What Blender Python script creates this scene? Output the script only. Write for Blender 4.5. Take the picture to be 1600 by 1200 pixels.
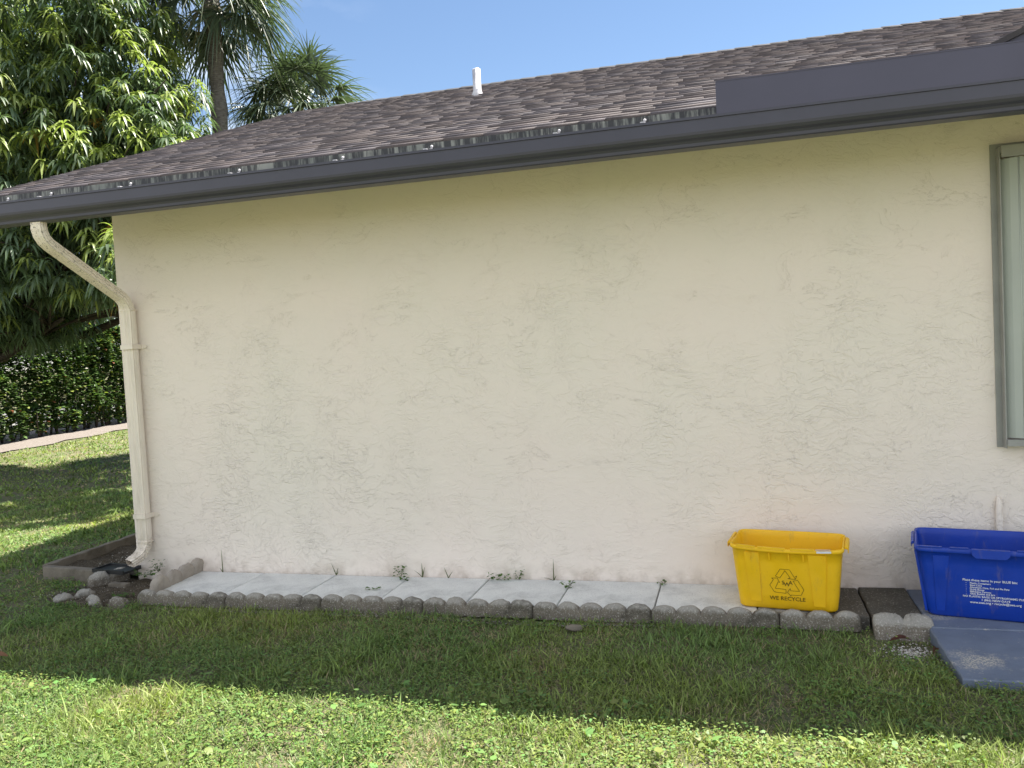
import bpy, bmesh, math, random
import numpy as np
from mathutils import Vector, Matrix, noise as mn
for o in list(bpy.data.objects): bpy.data.objects.remove(o)
random.seed(7); rng = np.random.default_rng(7)
S = bpy.context.scene; C = S.collection
# ------------------------------------------------------------ camera
cd = bpy.data.cameras.new('camera'); cam = bpy.data.objects.new('camera', cd); C.objects.link(cam)
cd.sensor_width = 36; cd.lens = 28.716; cd.clip_start = .05; cd.clip_end = 3000
cam.matrix_world = Matrix(((0.963599, 0.038877, 0.264509, 0), (0.262038, 0.058907, -0.963258, -5.5076),
                           (-0.053031, 0.997506, 0.046576, 1.65), (0, 0, 0, 1)))
S.camera = cam
# ------------------------------------------------------------ light
SX, SY = .36, .362                       # horizontal run of a sun ray per metre of height
ELEV = math.atan(1/math.hypot(SX, SY)); AZ = math.atan2(SX, SY)
W = bpy.data.worlds.new('World'); S.world = W; W.use_nodes = True
nt = W.node_tree; nt.nodes.clear()
def wn(t, **k):
    n = nt.nodes.new(t)
    for a, b in k.items(): setattr(n, a, b)
    return n
sky = wn('ShaderNodeTexSky', sky_type='NISHITA', sun_disc=False, sun_elevation=ELEV, sun_rotation=AZ, air_density=1.0, dust_density=.0, ozone_density=2.2)
tc = wn('ShaderNodeTexCoord'); mp = wn('ShaderNodeMapping'); mp.inputs['Scale'].default_value = (1, 1, 2.2)
nz = wn('ShaderNodeTexNoise'); nz.inputs['Scale'].default_value = 2.3; nz.inputs['Detail'].default_value = 7; nz.inputs['Roughness'].default_value = .55
cr = wn('ShaderNodeValToRGB'); cr.color_ramp.elements[0].position = .44; cr.color_ramp.elements[1].position = .60
sep = wn('ShaderNodeSeparateXYZ'); ml = wn('ShaderNodeMapRange'); ml.inputs[1].default_value = .50; ml.inputs[2].default_value = .26; ml.inputs[3].default_value = 0; ml.inputs[4].default_value = 1
ml2 = wn('ShaderNodeMapRange'); ml2.inputs[1].default_value = -.35; ml2.inputs[2].default_value = -.55; ml2.inputs[3].default_value = 0; ml2.inputs[4].default_value = 1
m1 = wn('ShaderNodeMath', operation='MULTIPLY'); m2 = wn('ShaderNodeMath', operation='MULTIPLY')
mx = wn('ShaderNodeMix', data_type='RGBA'); mx.inputs[7].default_value = (10.2, 10.5, 11.0, 1)
bg = wn('ShaderNodeBackground'); bg.inputs[1].default_value = .0535; out = wn('ShaderNodeOutputWorld')
L = nt.links.new
L(tc.outputs['Generated'], mp.inputs[0]); L(mp.outputs[0], nz.inputs['Vector']); L(nz.outputs[0], cr.inputs[0])
L(tc.outputs['Generated'], sep.inputs[0]); L(sep.outputs[2], ml.inputs[0]); L(sep.outputs[0], ml2.inputs[0])
L(cr.outputs[0], m1.inputs[0]); L(ml.outputs[0], m1.inputs[1]); L(m1.outputs[0], m2.inputs[0]); L(ml2.outputs[0], m2.inputs[1])
# bright cumulus added over the unseen sky behind the camera to light the wall
cn = wn('ShaderNodeTexNoise'); cn.inputs['Scale'].default_value = 2.6; cn.inputs['Detail'].default_value = 6; cr2 = wn('ShaderNodeValToRGB'); cr2.color_ramp.elements[0].position = .40; cr2.color_ramp.elements[1].position = .56
yb0 = wn('ShaderNodeMapRange'); yb0.inputs[1].default_value = .0; yb0.inputs[2].default_value = -.25; m3 = wn('ShaderNodeMath', operation='MULTIPLY'); m4 = wn('ShaderNodeMath', operation='MAXIMUM')
L(mp.outputs[0], cn.inputs['Vector']); L(cn.outputs[0], cr2.inputs[0]); L(sep.outputs[1], yb0.inputs[0]); L(cr2.outputs[0], m3.inputs[0]); L(yb0.outputs[0], m3.inputs[1]); L(m3.outputs[0], m4.inputs[0]); L(m2.outputs[0], m4.inputs[1])
L(m4.outputs[0], mx.inputs[0]); L(sky.outputs[0], mx.inputs[6]); L(mx.outputs[2], bg.inputs[0]); L(bg.outputs[0], out.inputs[0])
sd = bpy.data.lights.new('sun', 'SUN'); sd.energy = 5.0; sd.angle = math.radians(.5); sd.color = (1, .95, .87)
sun = bpy.data.objects.new('sun', sd); C.objects.link(sun)
sun.rotation_euler = Vector((SX, SY, 1)).to_track_quat('Z', 'Y').to_euler()
S.view_settings.view_transform = 'Standard'; S.view_settings.look = 'None'; S.view_settings.exposure = 1.68; S.view_settings.gamma = 1
S.render.engine = 'CYCLES'
# ------------------------------------------------------------ material helper
class M:
    def __init__(s, name, rough=.7, spec=.5, col=(.5, .5, .5)):
        s.m = bpy.data.materials.new(name); s.m.use_nodes = True; s.t = s.m.node_tree
        s.b = s.t.nodes['Principled BSDF']; s.o = s.t.nodes['Material Output']
        s.b.inputs['Roughness'].default_value = rough; s.b.inputs['Specular IOR Level'].default_value = spec
        s.b.inputs['Base Color'].default_value = (*col, 1); s.co = None
    def n(s, t, ins=None, **k):
        n = s.t.nodes.new(t)
        for a, b in k.items(): setattr(n, a, b)
        for a, b in (ins or {}).items():
            if isinstance(b, bpy.types.NodeSocket): s.t.links.new(b, n.inputs[a])
            else: n.inputs[a].default_value = b
        return n
    def coord(s, scale=(1, 1, 1), rot=(0, 0, 0)):
        if s.co is None: s.co = s.n('ShaderNodeTexCoord').outputs['Object']
        return s.n('ShaderNodeMapping', {'Vector': s.co, 'Scale': scale, 'Rotation': rot}).outputs[0]
    def noise(s, sc, detail=4, rough=.55, dist=0, scale=(1, 1, 1), vec=None):
        return s.n('ShaderNodeTexNoise', {'Vector': vec or s.coord(scale), 'Scale': sc, 'Detail': detail, 'Roughness': rough, 'Distortion': dist}).outputs[0]
    def vor(s, sc, feature='F1', scale=(1, 1, 1), vec=None, out=0):
        return s.n('ShaderNodeTexVoronoi', {'Vector': vec or s.coord(scale), 'Scale': sc}, feature=feature).outputs[out]
    def ramp(s, v, pts):
        n = s.n('ShaderNodeValToRGB', {'Fac': v}); e = n.color_ramp.elements
        while len(e) < len(pts): e.new(.5)
        for i, (p, c) in enumerate(pts):
            e[i].position = p; e[i].color = (*c, 1) if len(c) == 3 else c
        return n.outputs[0]
    def mr(s, v, a, b, c=0, d=1, smooth=False):
        return s.n('ShaderNodeMapRange', {0: v, 1: a, 2: b, 3: c, 4: d}, interpolation_type='SMOOTHSTEP' if smooth else 'LINEAR').outputs[0]
    def math(s, op, a, b=0.):
        return s.n('ShaderNodeMath', {0: a, 1: b}, operation=op).outputs[0]
    def mix(s, f, a, b, bt='MIX'):
        return s.n('ShaderNodeMix', {0: f, 6: a, 7: b}, data_type='RGBA', blend_type=bt).outputs[2]
    def col(s, v): s.t.links.new(v, s.b.inputs['Base Color']); return s
    def rough(s, v): s.t.links.new(v, s.b.inputs['Roughness']); return s
    def bump(s, h, st=.5, dist=.01):
        prev = s.b.inputs['Normal'].links[0].from_socket if s.b.inputs['Normal'].links else None
        ins = {'Strength': st, 'Distance': dist, 'Height': h}
        if prev: ins['Normal'] = prev
        s.t.links.new(s.n('ShaderNodeBump', ins).outputs[0], s.b.inputs['Normal']); return s
    def attr(s, name='Col'):
        return s.n('ShaderNodeAttribute', attribute_name=name).outputs['Color']
def g3(v): return (v, v, v, 1)
# ---- stucco
def stucco():
    k = M('painted_stucco', .62, .35)
    z = k.n('ShaderNodeSeparateXYZ', {0: k.coord()}).outputs[2]
    low = k.mr(z, 2.6, .5, .42, 1.0)                              # trowel work is rougher low on the wall
    warp = k.n('ShaderNodeTexNoise', {'Vector': k.coord(), 'Scale': 3.0, 'Detail': 3}).outputs['Color']
    wv = k.n('ShaderNodeVectorMath', {0: warp, 1: (.35, .35, .35)}, operation='MULTIPLY').outputs[0]
    wc = k.n('ShaderNodeVectorMath', {0: k.coord((.8, 1, 1.35), (0, .35, 0)), 1: wv}, operation='ADD').outputs[0]
    # skip-trowel: patches of crisp crooked ridges where the trowel skipped, smooth between
    def ridges(n, wd): return k.mr(k.math('ABSOLUTE', k.math('SUBTRACT', n, .5)), 0, wd, 1, 0, True)
    n1 = k.noise(13, 4.5, .6, .5, vec=wc); n2 = k.noise(30, 3.5, .6, .45, vec=wc)
    a = k.mr(n1, .485, .535, 0, 1, True); b = k.mr(n2, .485, .54, 0, 1, True)
    big = k.mr(k.noise(.75, 3, .55), .40, .62, .35, 1.15, True); low = k.math('MULTIPLY', low, big)
    m = k.math('MULTIPLY', k.mr(k.noise(1.9, 5, .62), .36, .64, .35, 1, True), low)
    m2 = k.math('MULTIPLY', k.mr(k.noise(3.1, 4, .6, 0, scale=(1.2, 1, .8)), .44, .60, .22, 1, True), low)
    r1 = k.math('MULTIPLY', ridges(n1, .022), m); r2 = k.math('MULTIPLY', ridges(n2, .03), m2)
    h1 = k.math('ADD', k.math('MULTIPLY', a, m), k.math('MULTIPLY', b, k.math('MULTIPLY', m2, .7)))
    n3 = k.noise(2.6, 6, .6, .8, vec=k.coord((1, 1, 1.7), (0, .6, 0)))
    line = ridges(n3, .006); lm = k.mr(k.noise(2.3, 3, .5, 0, scale=(1, 1, 1.3)), .47, .56)
    h2 = k.math('MULTIPLY', line, lm)
    fine = k.noise(120, 4, .65); wob = k.noise(2.2, 3, .5)
    k.bump(wob, .5, .03); k.bump(h1, .8, .0043); k.bump(k.math('ADD', r1, r2), .6, .0007); k.bump(h2, .5, .004); k.bump(fine, .2, .002)
    c = k.mix(k.mr(k.noise(.8, 3), .35, .65), (.83, .725, .64, 1), (.80, .722, .63, 1))
    dirt_or_shade = k.math('ADD', k.math('MULTIPLY', k.math('MULTIPLY', ridges(n1, .010), m), .02), k.math('MULTIPLY', k.math('MULTIPLY', ridges(n2, .010), m2), .01))  # crevice shade painted in as darker lines so the relief still reads
    c = k.mix(k.math('ADD', dirt_or_shade, k.math('MULTIPLY', h2, .12)), c, (.36, .31, .23, 1))
    spots = k.mr(k.vor(2.3), .0, .016, 1, 0); c = k.mix(k.math('MULTIPLY', spots, .75), c, (.12, .11, .09, 1))
    base = k.math('MULTIPLY', k.mr(z, .14, .0, 0, 1), k.mr(k.noise(9, 5), .42, .62)); c = k.mix(k.math('MULTIPLY', base, .45), c, (.36, .28, .20, 1))
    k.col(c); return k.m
def plain(name, col, rough=.5, spec=.5, var=.12, sc=8, bump=.0, bs=60):
    k = M(name, rough, spec); d = tuple(x*(1-var*2) for x in col)
    k.col(k.mix(k.mr(k.noise(sc, 5, .6), .35, .7), (*col, 1), (*d, 1)))
    if bump: k.bump(k.noise(bs, 4, .6), bump, .004)
    return k.m
def shingle():
    k = M('asphalt_shingle', .78, .5)
    c = k.mix(1., k.attr(), k.mix(k.mr(k.noise(420, 2, .7), .3, .7), (.55, .55, .55, 1), (1.5, 1.45, 1.4, 1)), 'MULTIPLY')
    blot = k.mr(k.noise(3.2, 6, .7, 0), .50, .62); c = k.mix(k.math('MULTIPLY', blot, .5), c, (.030, .026, .030, 1))
    lich = k.mr(k.noise(22, 5, .7), .66, .74); c = k.mix(k.math('MULTIPLY', lich, .35), c, (.26, .24, .22, 1))
    k.col(c); k.bump(k.noise(330, 3, .7), .6, .003); return k.m
def concrete(name, c1, c2, c3, speck=.5, sc=1., dirt_or_shade=.5):
    k = M(name, .92, .2)
    c = k.mix(k.mr(k.noise(5*sc, 6, .65), .35, .65), (*c1, 1), (*c2, 1))
    c = k.mix(k.math('MULTIPLY', k.mr(k.noise(95*sc, 4, .75), .56, .66), speck), c, (*c3, 1))
    c = k.mix(k.math('MULTIPLY', k.mr(k.noise(2.6, 6, .7), .52, .64), dirt_or_shade), c, tuple(x*.35 for x in c1)+(1,))
    k.col(c); k.bump(k.noise(110*sc, 5, .7), .7, .004); k.bump(k.noise(14, 4, .6), .4, .01); return k.m
def leafmat(name, rough=.38, trans=.35, spec=.5):
    k = M(name, rough, spec); a = k.attr()
    v = k.mix(k.mr(k.noise(40, 2), .3, .7, 0, .35), a, k.mix(1., a, (.6, .65, .5, 1), 'MULTIPLY'))
    k.col(v)
    tr = k.n('ShaderNodeBsdfTranslucent', {'Color': k.mix(1., a, (1.3, 1.5, .8, 1), 'MULTIPLY')})
    ms = k.n('ShaderNodeMixShader', {0: trans, 1: k.b.outputs[0], 2: tr.outputs[0]}); k.t.links.new(ms.outputs[0], k.o.inputs[0]); return k.m
def ground_mat():
    k = M('lawn_soil', .95, .1)
    c = k.mix(k.mr(k.noise(1.3, 5, .6), .4, .6), (.105, .125, .06, 1), (.14, .13, .085, 1))
    c = k.mix(k.mr(k.noise(55, 4, .7), .5, .62), c, (.24, .20, .12, 1))
    c = k.mix(k.mr(k.noise(33, 4, .7), .55, .66), c, (.08, .13, .03, 1))
    k.col(c); k.bump(k.noise(80, 5, .7), .8, .015); return k.m
def sand_mat(name, a, b, spk):
    k = M(name, .95, .1); c = k.mix(k.mr(k.noise(18, 6, .7), .4, .62), (*a, 1), (*b, 1))
    c = k.mix(k.mr(k.vor(60), .0, .25, 1, 0), c, (*spk, 1)); c = k.mix(k.mr(k.noise(140, 3, .7), .60, .66), c, (*spk, 1))
    k.col(c); k.bump(k.noise(90, 5, .7), .9, .01); return k.m
def drip():
    k = M('stained_drip_edge', .6, .4)
    s1 = k.mr(k.noise(4.5, 6, .75, 0, scale=(1, 1, .12)), .40, .47)
    s2 = k.mr(k.noise(24, 4, .7, 0, scale=(1, 1, .10)), .38, .52)
    st = k.math('MULTIPLY', s1, s2)
    c = k.mix(k.mr(k.noise(3, 4), .4, .6), (.30, .30, .27, 1), (.20, .21, .19, 1))
    k.col(k.mix(k.math('MULTIPLY', st, .93), c, (.025, .025, .03, 1))); return k.m
def bark(name, c1, c2, sz=(1, 1, 4)):
    k = M(name, .95, .1); n = k.noise(9, 6, .7, 0, scale=sz)
    k.col(k.ramp(n, [(.35, c1), (.65, c2)])); k.bump(n, 1., .03); return k.m
def plastic(name, c1, c2, rough=.42):
    k = M(name, rough, .45)
    c = k.mix(k.mr(k.noise(4, 5, .6), .35, .68), (*c1, 1), (*c2, 1))
    c = k.mix(k.math('MULTIPLY', k.mr(k.noise(60, 4, .75), .63, .72), .5), c, tuple(x*.45 for x in c1)+(1,))
    c = k.mix(k.math('MULTIPLY', k.mr(k.noise(16, 5, .7, 0, scale=(1, 1, .25)), .58, .72), .28), c, (.22, .17, .09, 1))
    k.col(c); k.rough(k.mr(k.noise(10, 4), .3, .7, rough-.08, rough+.2)); k.bump(k.noise(7, 2), .25, .01); return k.m
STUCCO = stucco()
BRONZE = plain('bronze_aluminium', (.050, .048, .070), .42, .5, .08, 3)
BRONZE2 = plain('bronze_guard_metal', (.066, .062, .100), .5, .5, .06, 2)
CREAMM = M('cream_downspout_paint', .45, .5)
_c = CREAMM.mix(CREAMM.mr(CREAMM.noise(14, 5, .65, 0, scale=(1, 1, .2)), .5, .75, 0, .5), (.80, .71, .60, 1), (.50, .44, .35, 1))
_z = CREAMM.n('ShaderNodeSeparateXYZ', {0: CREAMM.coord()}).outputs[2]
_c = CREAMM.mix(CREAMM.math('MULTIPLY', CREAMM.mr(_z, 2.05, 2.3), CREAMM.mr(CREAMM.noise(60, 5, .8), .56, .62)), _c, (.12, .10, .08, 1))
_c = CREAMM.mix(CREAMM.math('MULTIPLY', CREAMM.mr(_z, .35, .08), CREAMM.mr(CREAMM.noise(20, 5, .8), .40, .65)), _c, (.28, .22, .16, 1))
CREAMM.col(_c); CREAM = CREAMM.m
SHING = shingle(); DRIP = drip()
def edgem():
    k = M('pebbled_edging_concrete', .92, .2)
    z = k.n('ShaderNodeSeparateXYZ', {0: k.coord()}).outputs[2]
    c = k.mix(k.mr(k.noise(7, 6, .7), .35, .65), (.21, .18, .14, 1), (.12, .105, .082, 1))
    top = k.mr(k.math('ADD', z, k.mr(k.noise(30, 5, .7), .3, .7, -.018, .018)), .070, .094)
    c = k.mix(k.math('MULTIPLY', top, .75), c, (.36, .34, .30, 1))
    c = k.mix(k.math('MULTIPLY', k.mr(k.noise(95, 4, .8), .55, .63), .85), c, (.50, .47, .41, 1))
    c = k.mix(k.math('MULTIPLY', k.mr(k.noise(60, 5, .8), .60, .68), .8), c, (.03, .03, .025, 1))
    c = k.mix(k.math('MULTIPLY', k.mr(k.noise(4, 6, .7), .52, .62), .6), c, (.055, .05, .035, 1))
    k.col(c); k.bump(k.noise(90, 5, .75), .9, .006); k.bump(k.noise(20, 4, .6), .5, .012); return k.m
PAVE = concrete('weathered_paver', (.74, .74, .71), (.62, .62, .60), (.30, .29, .27), .6, 1., .24)
PAVED = concrete('dark_lichened_paver', (.105, .095, .078), (.075, .068, .055), (.32, .31, .27), .8, .8, .25)
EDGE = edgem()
EDGEP = concrete('pale_edging_concrete', (.40, .35, .29), (.30, .26, .22), (.18, .16, .14), .4, 1., .3)
KERB = concrete('old_kerb_concrete', (.22, .19, .15), (.15, .13, .10), (.32, .29, .24), .4, 1., .4)
def slabm():
    k = M('worn_blue_grey_paint', .6, .35)
    c = k.mix(k.mr(k.noise(3.5, 5, .6), .4, .65), (.16, .19, .25, 1), (.125, .15, .20, 1))
    dv = k.n('ShaderNodeVectorMath', {0: k.coord(), 1: (-1.09, -.10, 0)}, operation='SUBTRACT').outputs[0]
    dv = k.n('ShaderNodeVectorMath', {0: dv, 1: (1, 1.25, 0)}, operation='MULTIPLY').outputs[0]
    dl = k.n('ShaderNodeVectorMath', {0: dv}, operation='LENGTH').outputs['Value']
    patch = k.mr(k.math('ADD', dl, k.mr(k.noise(9, 5, .7), .3, .7, -.10, .10)), .17, .05)
    px = k.math('MULTIPLY', k.mr(k.noise(110, 5, .75), .46, .56), patch)
    px = k.math('MAXIMUM', px, k.math('MULTIPLY', k.mr(k.noise(60, 5, .75), .58, .64), k.mr(k.noise(4.2, 5, .7), .56, .64)))
    px = k.math('MAXIMUM', px, k.math('MULTIPLY', k.mr(k.n('ShaderNodeSeparateXYZ', {0: k.coord()}).outputs[1], -.318, -.337), k.math('MULTIPLY', k.mr(k.noise(5, 3), .5, .6), k.mr(k.noise(45, 5, .75), .55, .62))))
    c = k.mix(px, c, (.55, .50, .40, 1))
    c = k.mix(k.math('MULTIPLY', k.mr(k.noise(40, 5, .8), .6, .68), .35), c, (.05, .055, .06, 1))
    k.col(c); k.bump(k.noise(60, 5, .7), .35, .003); return k.m
SLAB = slabm()
YEL = plastic('yellow_bin_plastic', (.88, .52, .006), (.80, .47, .006), .45); BLU = plastic('blue_bin_plastic', (.005, .045, .38), (.004, .036, .31), .38)
INK = plain('dark_print', (.13, .085, .01), .6, .3); WHITE = plain('white_print', (.75, .76, .80), .6, .3)
SHUT = plain('grey_green_shutter_metal', (.44, .465, .42), .45, .5, .05, 2); SHUTF = plain('grey_shutter_track', (.33, .325, .30), .5, .5, .1, 6)
PVC = plain('weathered_white_pvc', (.62, .60, .62), .5, .4, .15, 12)
DARK = plain('black_plastic', (.018, .018, .018), .5, .5)
GRASS = leafmat('grass_blades', .5, .32, .3); LEAF = leafmat('mango_leaves', .42, .30, .5); FROND = leafmat('palm_frond', .42, .2, .5)
HLEAF = leafmat('hedge_leaves', .4, .3, .5); WEEDM = leafmat('weed_leaves', .5, .3, .3)
TRUNK = bark('mango_bark', (.03, .025, .02), (.09, .075, .06)); PTRUNK = bark('palm_bark', (.09, .08, .075), (.26, .235, .21), (1, 1, 7))
SOIL = sand_mat('bed_soil', (.055, .043, .030), (.10, .08, .055), (.30, .27, .22))
SAND = sand_mat('pale_sand', (.24, .21, .19), (.15, .13, .11), (.09, .075, .06))
ROADM = plain('pale_road', (.22, .215, .20), .9, .2, .1, 1)
SOFF = plain('grey_soffit', (.42, .41, .40), .7, .3)
PEB = M('white_gravel', .8, .3); PEB.col(PEB.attr()); PEB = PEB.m
# ------------------------------------------------------------ mesh helpers
def link(name, me, mat=None, parent=None, smooth=False):
    o = bpy.data.objects.new(name, me); C.objects.link(o)
    if mat is not None: me.materials.append(mat)
    if smooth: me.polygons.foreach_set('use_smooth', [True]*len(me.polygons))
    if parent: o.parent = parent
    return o
def tag(o, label=None, cat=None, group=None, kind=None):
    if label: o['label'] = label
    if cat: o['category'] = cat
    if group: o['group'] = group
    if kind: o['kind'] = kind
    return o
def empty(name, loc=(0, 0, 0), rz=0, **k):
    o = bpy.data.objects.new(name, None); C.objects.link(o); o.location = loc; o.rotation_euler = (0, 0, rz); o.empty_display_size = .1
    return tag(o, **k)
def bm_obj(name, bm, mat, parent=None, smooth=False, bevel=0):
    if bevel: bmesh.ops.bevel(bm, geom=bm.edges[:], offset=bevel, segments=2, affect='EDGES', clamp_overlap=True)
    me = bpy.data.meshes.new(name); bm.to_mesh(me); bm.free(); return link(name, me, mat, parent, smooth)
def box(bm, x0, x1, y0, y1, z0, z1):
    v = [bm.verts.new(p) for p in ((x0,y0,z0),(x1,y0,z0),(x1,y1,z0),(x0,y1,z0),(x0,y0,z1),(x1,y0,z1),(x1,y1,z1),(x0,y1,z1))]
    for f in ((3,2,1,0),(4,5,6,7),(0,1,5,4),(1,2,6,5),(2,3,7,6),(3,0,4,7)): bm.faces.new([v[i] for i in f])
    return v
def poly_prism(bm, pts, ax, a0, a1):          # pts 2-D in the plane across axis ax
    def P(p, a): return {0: (a, p[0], p[1]), 1: (p[0], a, p[1]), 2: (p[0], p[1], a)}[ax]
    A = [bm.verts.new(P(p, a0)) for p in pts]; B = [bm.verts.new(P(p, a1)) for p in pts]; n = len(pts)
    bm.faces.new(A); bm.faces.new(B[::-1])
    for i in range(n): bm.faces.new((A[i], B[i], B[(i+1) % n], A[(i+1) % n]))
    bmesh.ops.recalc_face_normals(bm, faces=bm.faces[:])
def loft(bm, rings, close=True, cap=(False, False)):
    R = [[bm.verts.new(p) for p in r] for r in rings]; n = len(R[0])
    for a, b in zip(R, R[1:]):
        for i in range(n if close else n-1): bm.faces.new((a[i], a[(i+1) % n], b[(i+1) % n], b[i]))
    if cap[0]: bm.faces.new(R[0][::-1])
    if cap[1]: bm.faces.new(R[-1])
    return R
def tube_rings(path, rad, n=8, prof=None):
    rings = []; path = [Vector(p) for p in path]; up = Vector((.31, .17, .93)).normalized(); prev = None
    for i, p in enumerate(path):
        t = (path[min(i+1, len(path)-1)]-path[max(i-1, 0)]).normalized()
        if prev is None: s = t.cross(Vector((0, 1, 0)) if abs(t.y) < .9 else Vector((1, 0, 0))).normalized()
        else: s = (prev-t*prev.dot(t)).normalized()
        prev = s; u = t.cross(s); r = rad[i] if hasattr(rad, '__len__') else rad
        if prof: rings.append([p+s*a*r+u*b*r for a, b in prof])
        else: rings.append([p+(s*math.cos(2*math.pi*k/n)+u*math.sin(2*math.pi*k/n))*r for k in range(n)])
    return rings
def arr_mesh(name, V, F, mat, parent=None, col=None, smooth=False):
    me = bpy.data.meshes.new(name); V = np.asarray(V, np.float32); F = np.asarray(F, np.int32)
    me.vertices.add(len(V)); me.vertices.foreach_set('co', V.ravel())
    k = F.shape[1]; me.loops.add(F.size); me.loops.foreach_set('vertex_index', F.ravel())
    me.polygons.add(len(F)); me.polygons.foreach_set('loop_start', np.arange(0, F.size, k, dtype=np.int32)); me.polygons.foreach_set('loop_total', np.full(len(F), k, np.int32))
    me.update(calc_edges=True); me.validate()
    if col is not None:
        a = me.color_attributes.new('Col', 'FLOAT_COLOR', 'POINT'); c = np.ones((len(V), 4), np.float32); c[:, :3] = col; a.data.foreach_set('color', c.ravel())
    return link(name, me, mat, parent, smooth)
def nrm(a): return a/np.maximum(np.linalg.norm(a, axis=-1, keepdims=True), 1e-9)
def strips(B, D, Lg, Wd, droop, nseg=3, prof=None, side=None, fold=0., tipcol=None, col=None, sag=None):
    """B base, D direction, Lg length, Wd half width; returns V,F,col of tapering ribbons that bend down"""
    n = len(B); D = nrm(D); up = np.array([0, 0, 1.]); sd = np.cross(D, up) if side is None else side; sd = nrm(sd)
    sg = np.array([0, 0, -1.]) if sag is None else sag
    prof = prof or [1, .95, .7, .08]; m = nseg+1; cols3 = fold != 0
    w = 3 if cols3 else 2; V = np.zeros((n, m, w, 3)); nv = nrm(np.cross(sd, D))
    for i in range(m):
        t = i/nseg; P = B+D*(Lg*t)[:, None]+sg*(droop*Lg*t*t)[:, None]; h = (Wd*prof[i])[:, None]
        if cols3:
            V[:, i, 0] = P-sd*h+nv*h*fold; V[:, i, 1] = P; V[:, i, 2] = P+sd*h+nv*h*fold
        else: V[:, i, 0] = P-sd*h; V[:, i, 1] = P+sd*h
    idx = np.arange(n*m*w).reshape(n, m, w); F = []
    for i in range(nseg):
        for j in range(w-1): F.append(np.stack([idx[:, i, j], idx[:, i, j+1], idx[:, i+1, j+1], idx[:, i+1, j]], -1))
    F = np.concatenate(F); c = None
    if col is not None:
        c = np.repeat(col[:, None, :], m*w, 1).reshape(n, m, w, 3)
        if tipcol is not None: c[:, -1] = c[:, -1]*.4+tipcol*.6
        c = c.reshape(-1, 3)
    return V.reshape(-1, 3), F, c
def cat(parts):
    V, F, Cc, o = [], [], [], 0
    for v, f, c in parts: V.append(v); F.append(f+o); Cc.append(c); o += len(v)
    return np.concatenate(V), np.concatenate(F), np.concatenate(Cc)
_P = rng.random((256, 256))
def vnoise(x, y, f):
    x = x*f+37.3; y = y*f+11.7; xi = np.floor(x).astype(int); yi = np.floor(y).astype(int); fx = x-xi; fy = y-yi
    fx = fx*fx*(3-2*fx); fy = fy*fy*(3-2*fy); g = lambda a, b: _P[a % 256, b % 256]
    return (g(xi, yi)*(1-fx)+g(xi+1, yi)*fx)*(1-fy)+(g(xi, yi+1)*(1-fx)+g(xi+1, yi+1)*fx)*fy
def ss(a, b, x): t = np.clip((x-a)/(b-a), 0, 1); return t*t*(3-2*t)
def ground_z(x, y):
    x = np.asarray(x, float); y = np.asarray(y, float)
    far = ss(0, 7, np.maximum(-4.9-x, 0)*.75+np.maximum(y, 0)*.45)
    return -.075-.28*far+.042*ss(-.6, 1.0, x)*ss(-.95, -1.35, y)+(vnoise(x, y, .9)-.5)*.03+(vnoise(x, y, 3.1)-.5)*.02
# ------------------------------------------------------------ ground
def sheet(name, xs, ys, zf, mat, kind='structure', keep=None):
    X, Y = np.meshgrid(xs, ys, indexing='ij'); Z = zf(X, Y); V = np.stack([X, Y, Z], -1).reshape(-1, 3)
    idx = np.arange(X.size).reshape(X.shape); F = np.stack([idx[:-1, :-1], idx[1:, :-1], idx[1:, 1:], idx[:-1, 1:]], -1).reshape(-1, 4)
    if keep is not None: F = F[keep(V[F].mean(1))]
    return tag(arr_mesh(name, V, F, mat, smooth=True), kind=kind)
def axis(lo, hi, inner, step, n=26):
    a = np.arange(inner[0], inner[1]+1e-6, step); l = inner[0]-np.geomspace(.4, inner[0]-lo, n)[::-1]; r = inner[1]+np.geomspace(.4, hi-inner[1], n)
    return np.concatenate([l, a, r])
sheet('lawn', axis(-900, 900, (-22, 5), .15), axis(-900, 900, (-7, 22), .15), ground_z, GMAT := ground_mat())
# sandy strip in front of the hedge and the road beyond it
def hx(y): return -17.6-.16*(y-10)               # front edge of the sand as a function of y
def ribbon(name, y0, y1, off0, off1, dz, mat):
    ys = np.linspace(y0, y1, 60); ts = np.linspace(0, 1, 8); V = []
    for y in ys:
        for t in ts: x = hx(y)-(off0+(off1-off0)*t)+(.12*math.sin(y*2.3)+.1*math.sin(y*5.1) if t == 0 else 0); V.append((x, y, float(ground_z(x, y))+dz))
    idx = np.arange(len(ys)*len(ts)).reshape(len(ys), len(ts)); F = np.stack([idx[:-1, :-1], idx[:-1, 1:], idx[1:, 1:], idx[1:, :-1]], -1).reshape(-1, 4)
    return tag(arr_mesh(name, V, F, mat, smooth=True), kind='structure')
ribbon('sand_path', -5, 40, 0, 4.2, .03, SAND)
ribbon('road', -20, 60, 6.5, 14, .05, ROADM)
# ------------------------------------------------------------ house
XG, XW = -5.38, -4.74                              # rake edge, wall corner
XR = 5.6; SL = .388; YE, ZE = -.70, 2.925; YR, ZR = 4.237, 4.84
house = empty('house', (0, 0, 0), label='single-storey cream stucco house with brown shingle roof', cat='house')
bm = bmesh.new()
yb = 2*YR-0.02
poly_prism(bm, [(0, -.25), (yb, -.25), (yb, 2.96), (YR, 4.62), (0, 2.96)], 0, XW, XR)
wall = bm_obj('wall', bm, STUCCO, house)
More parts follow.
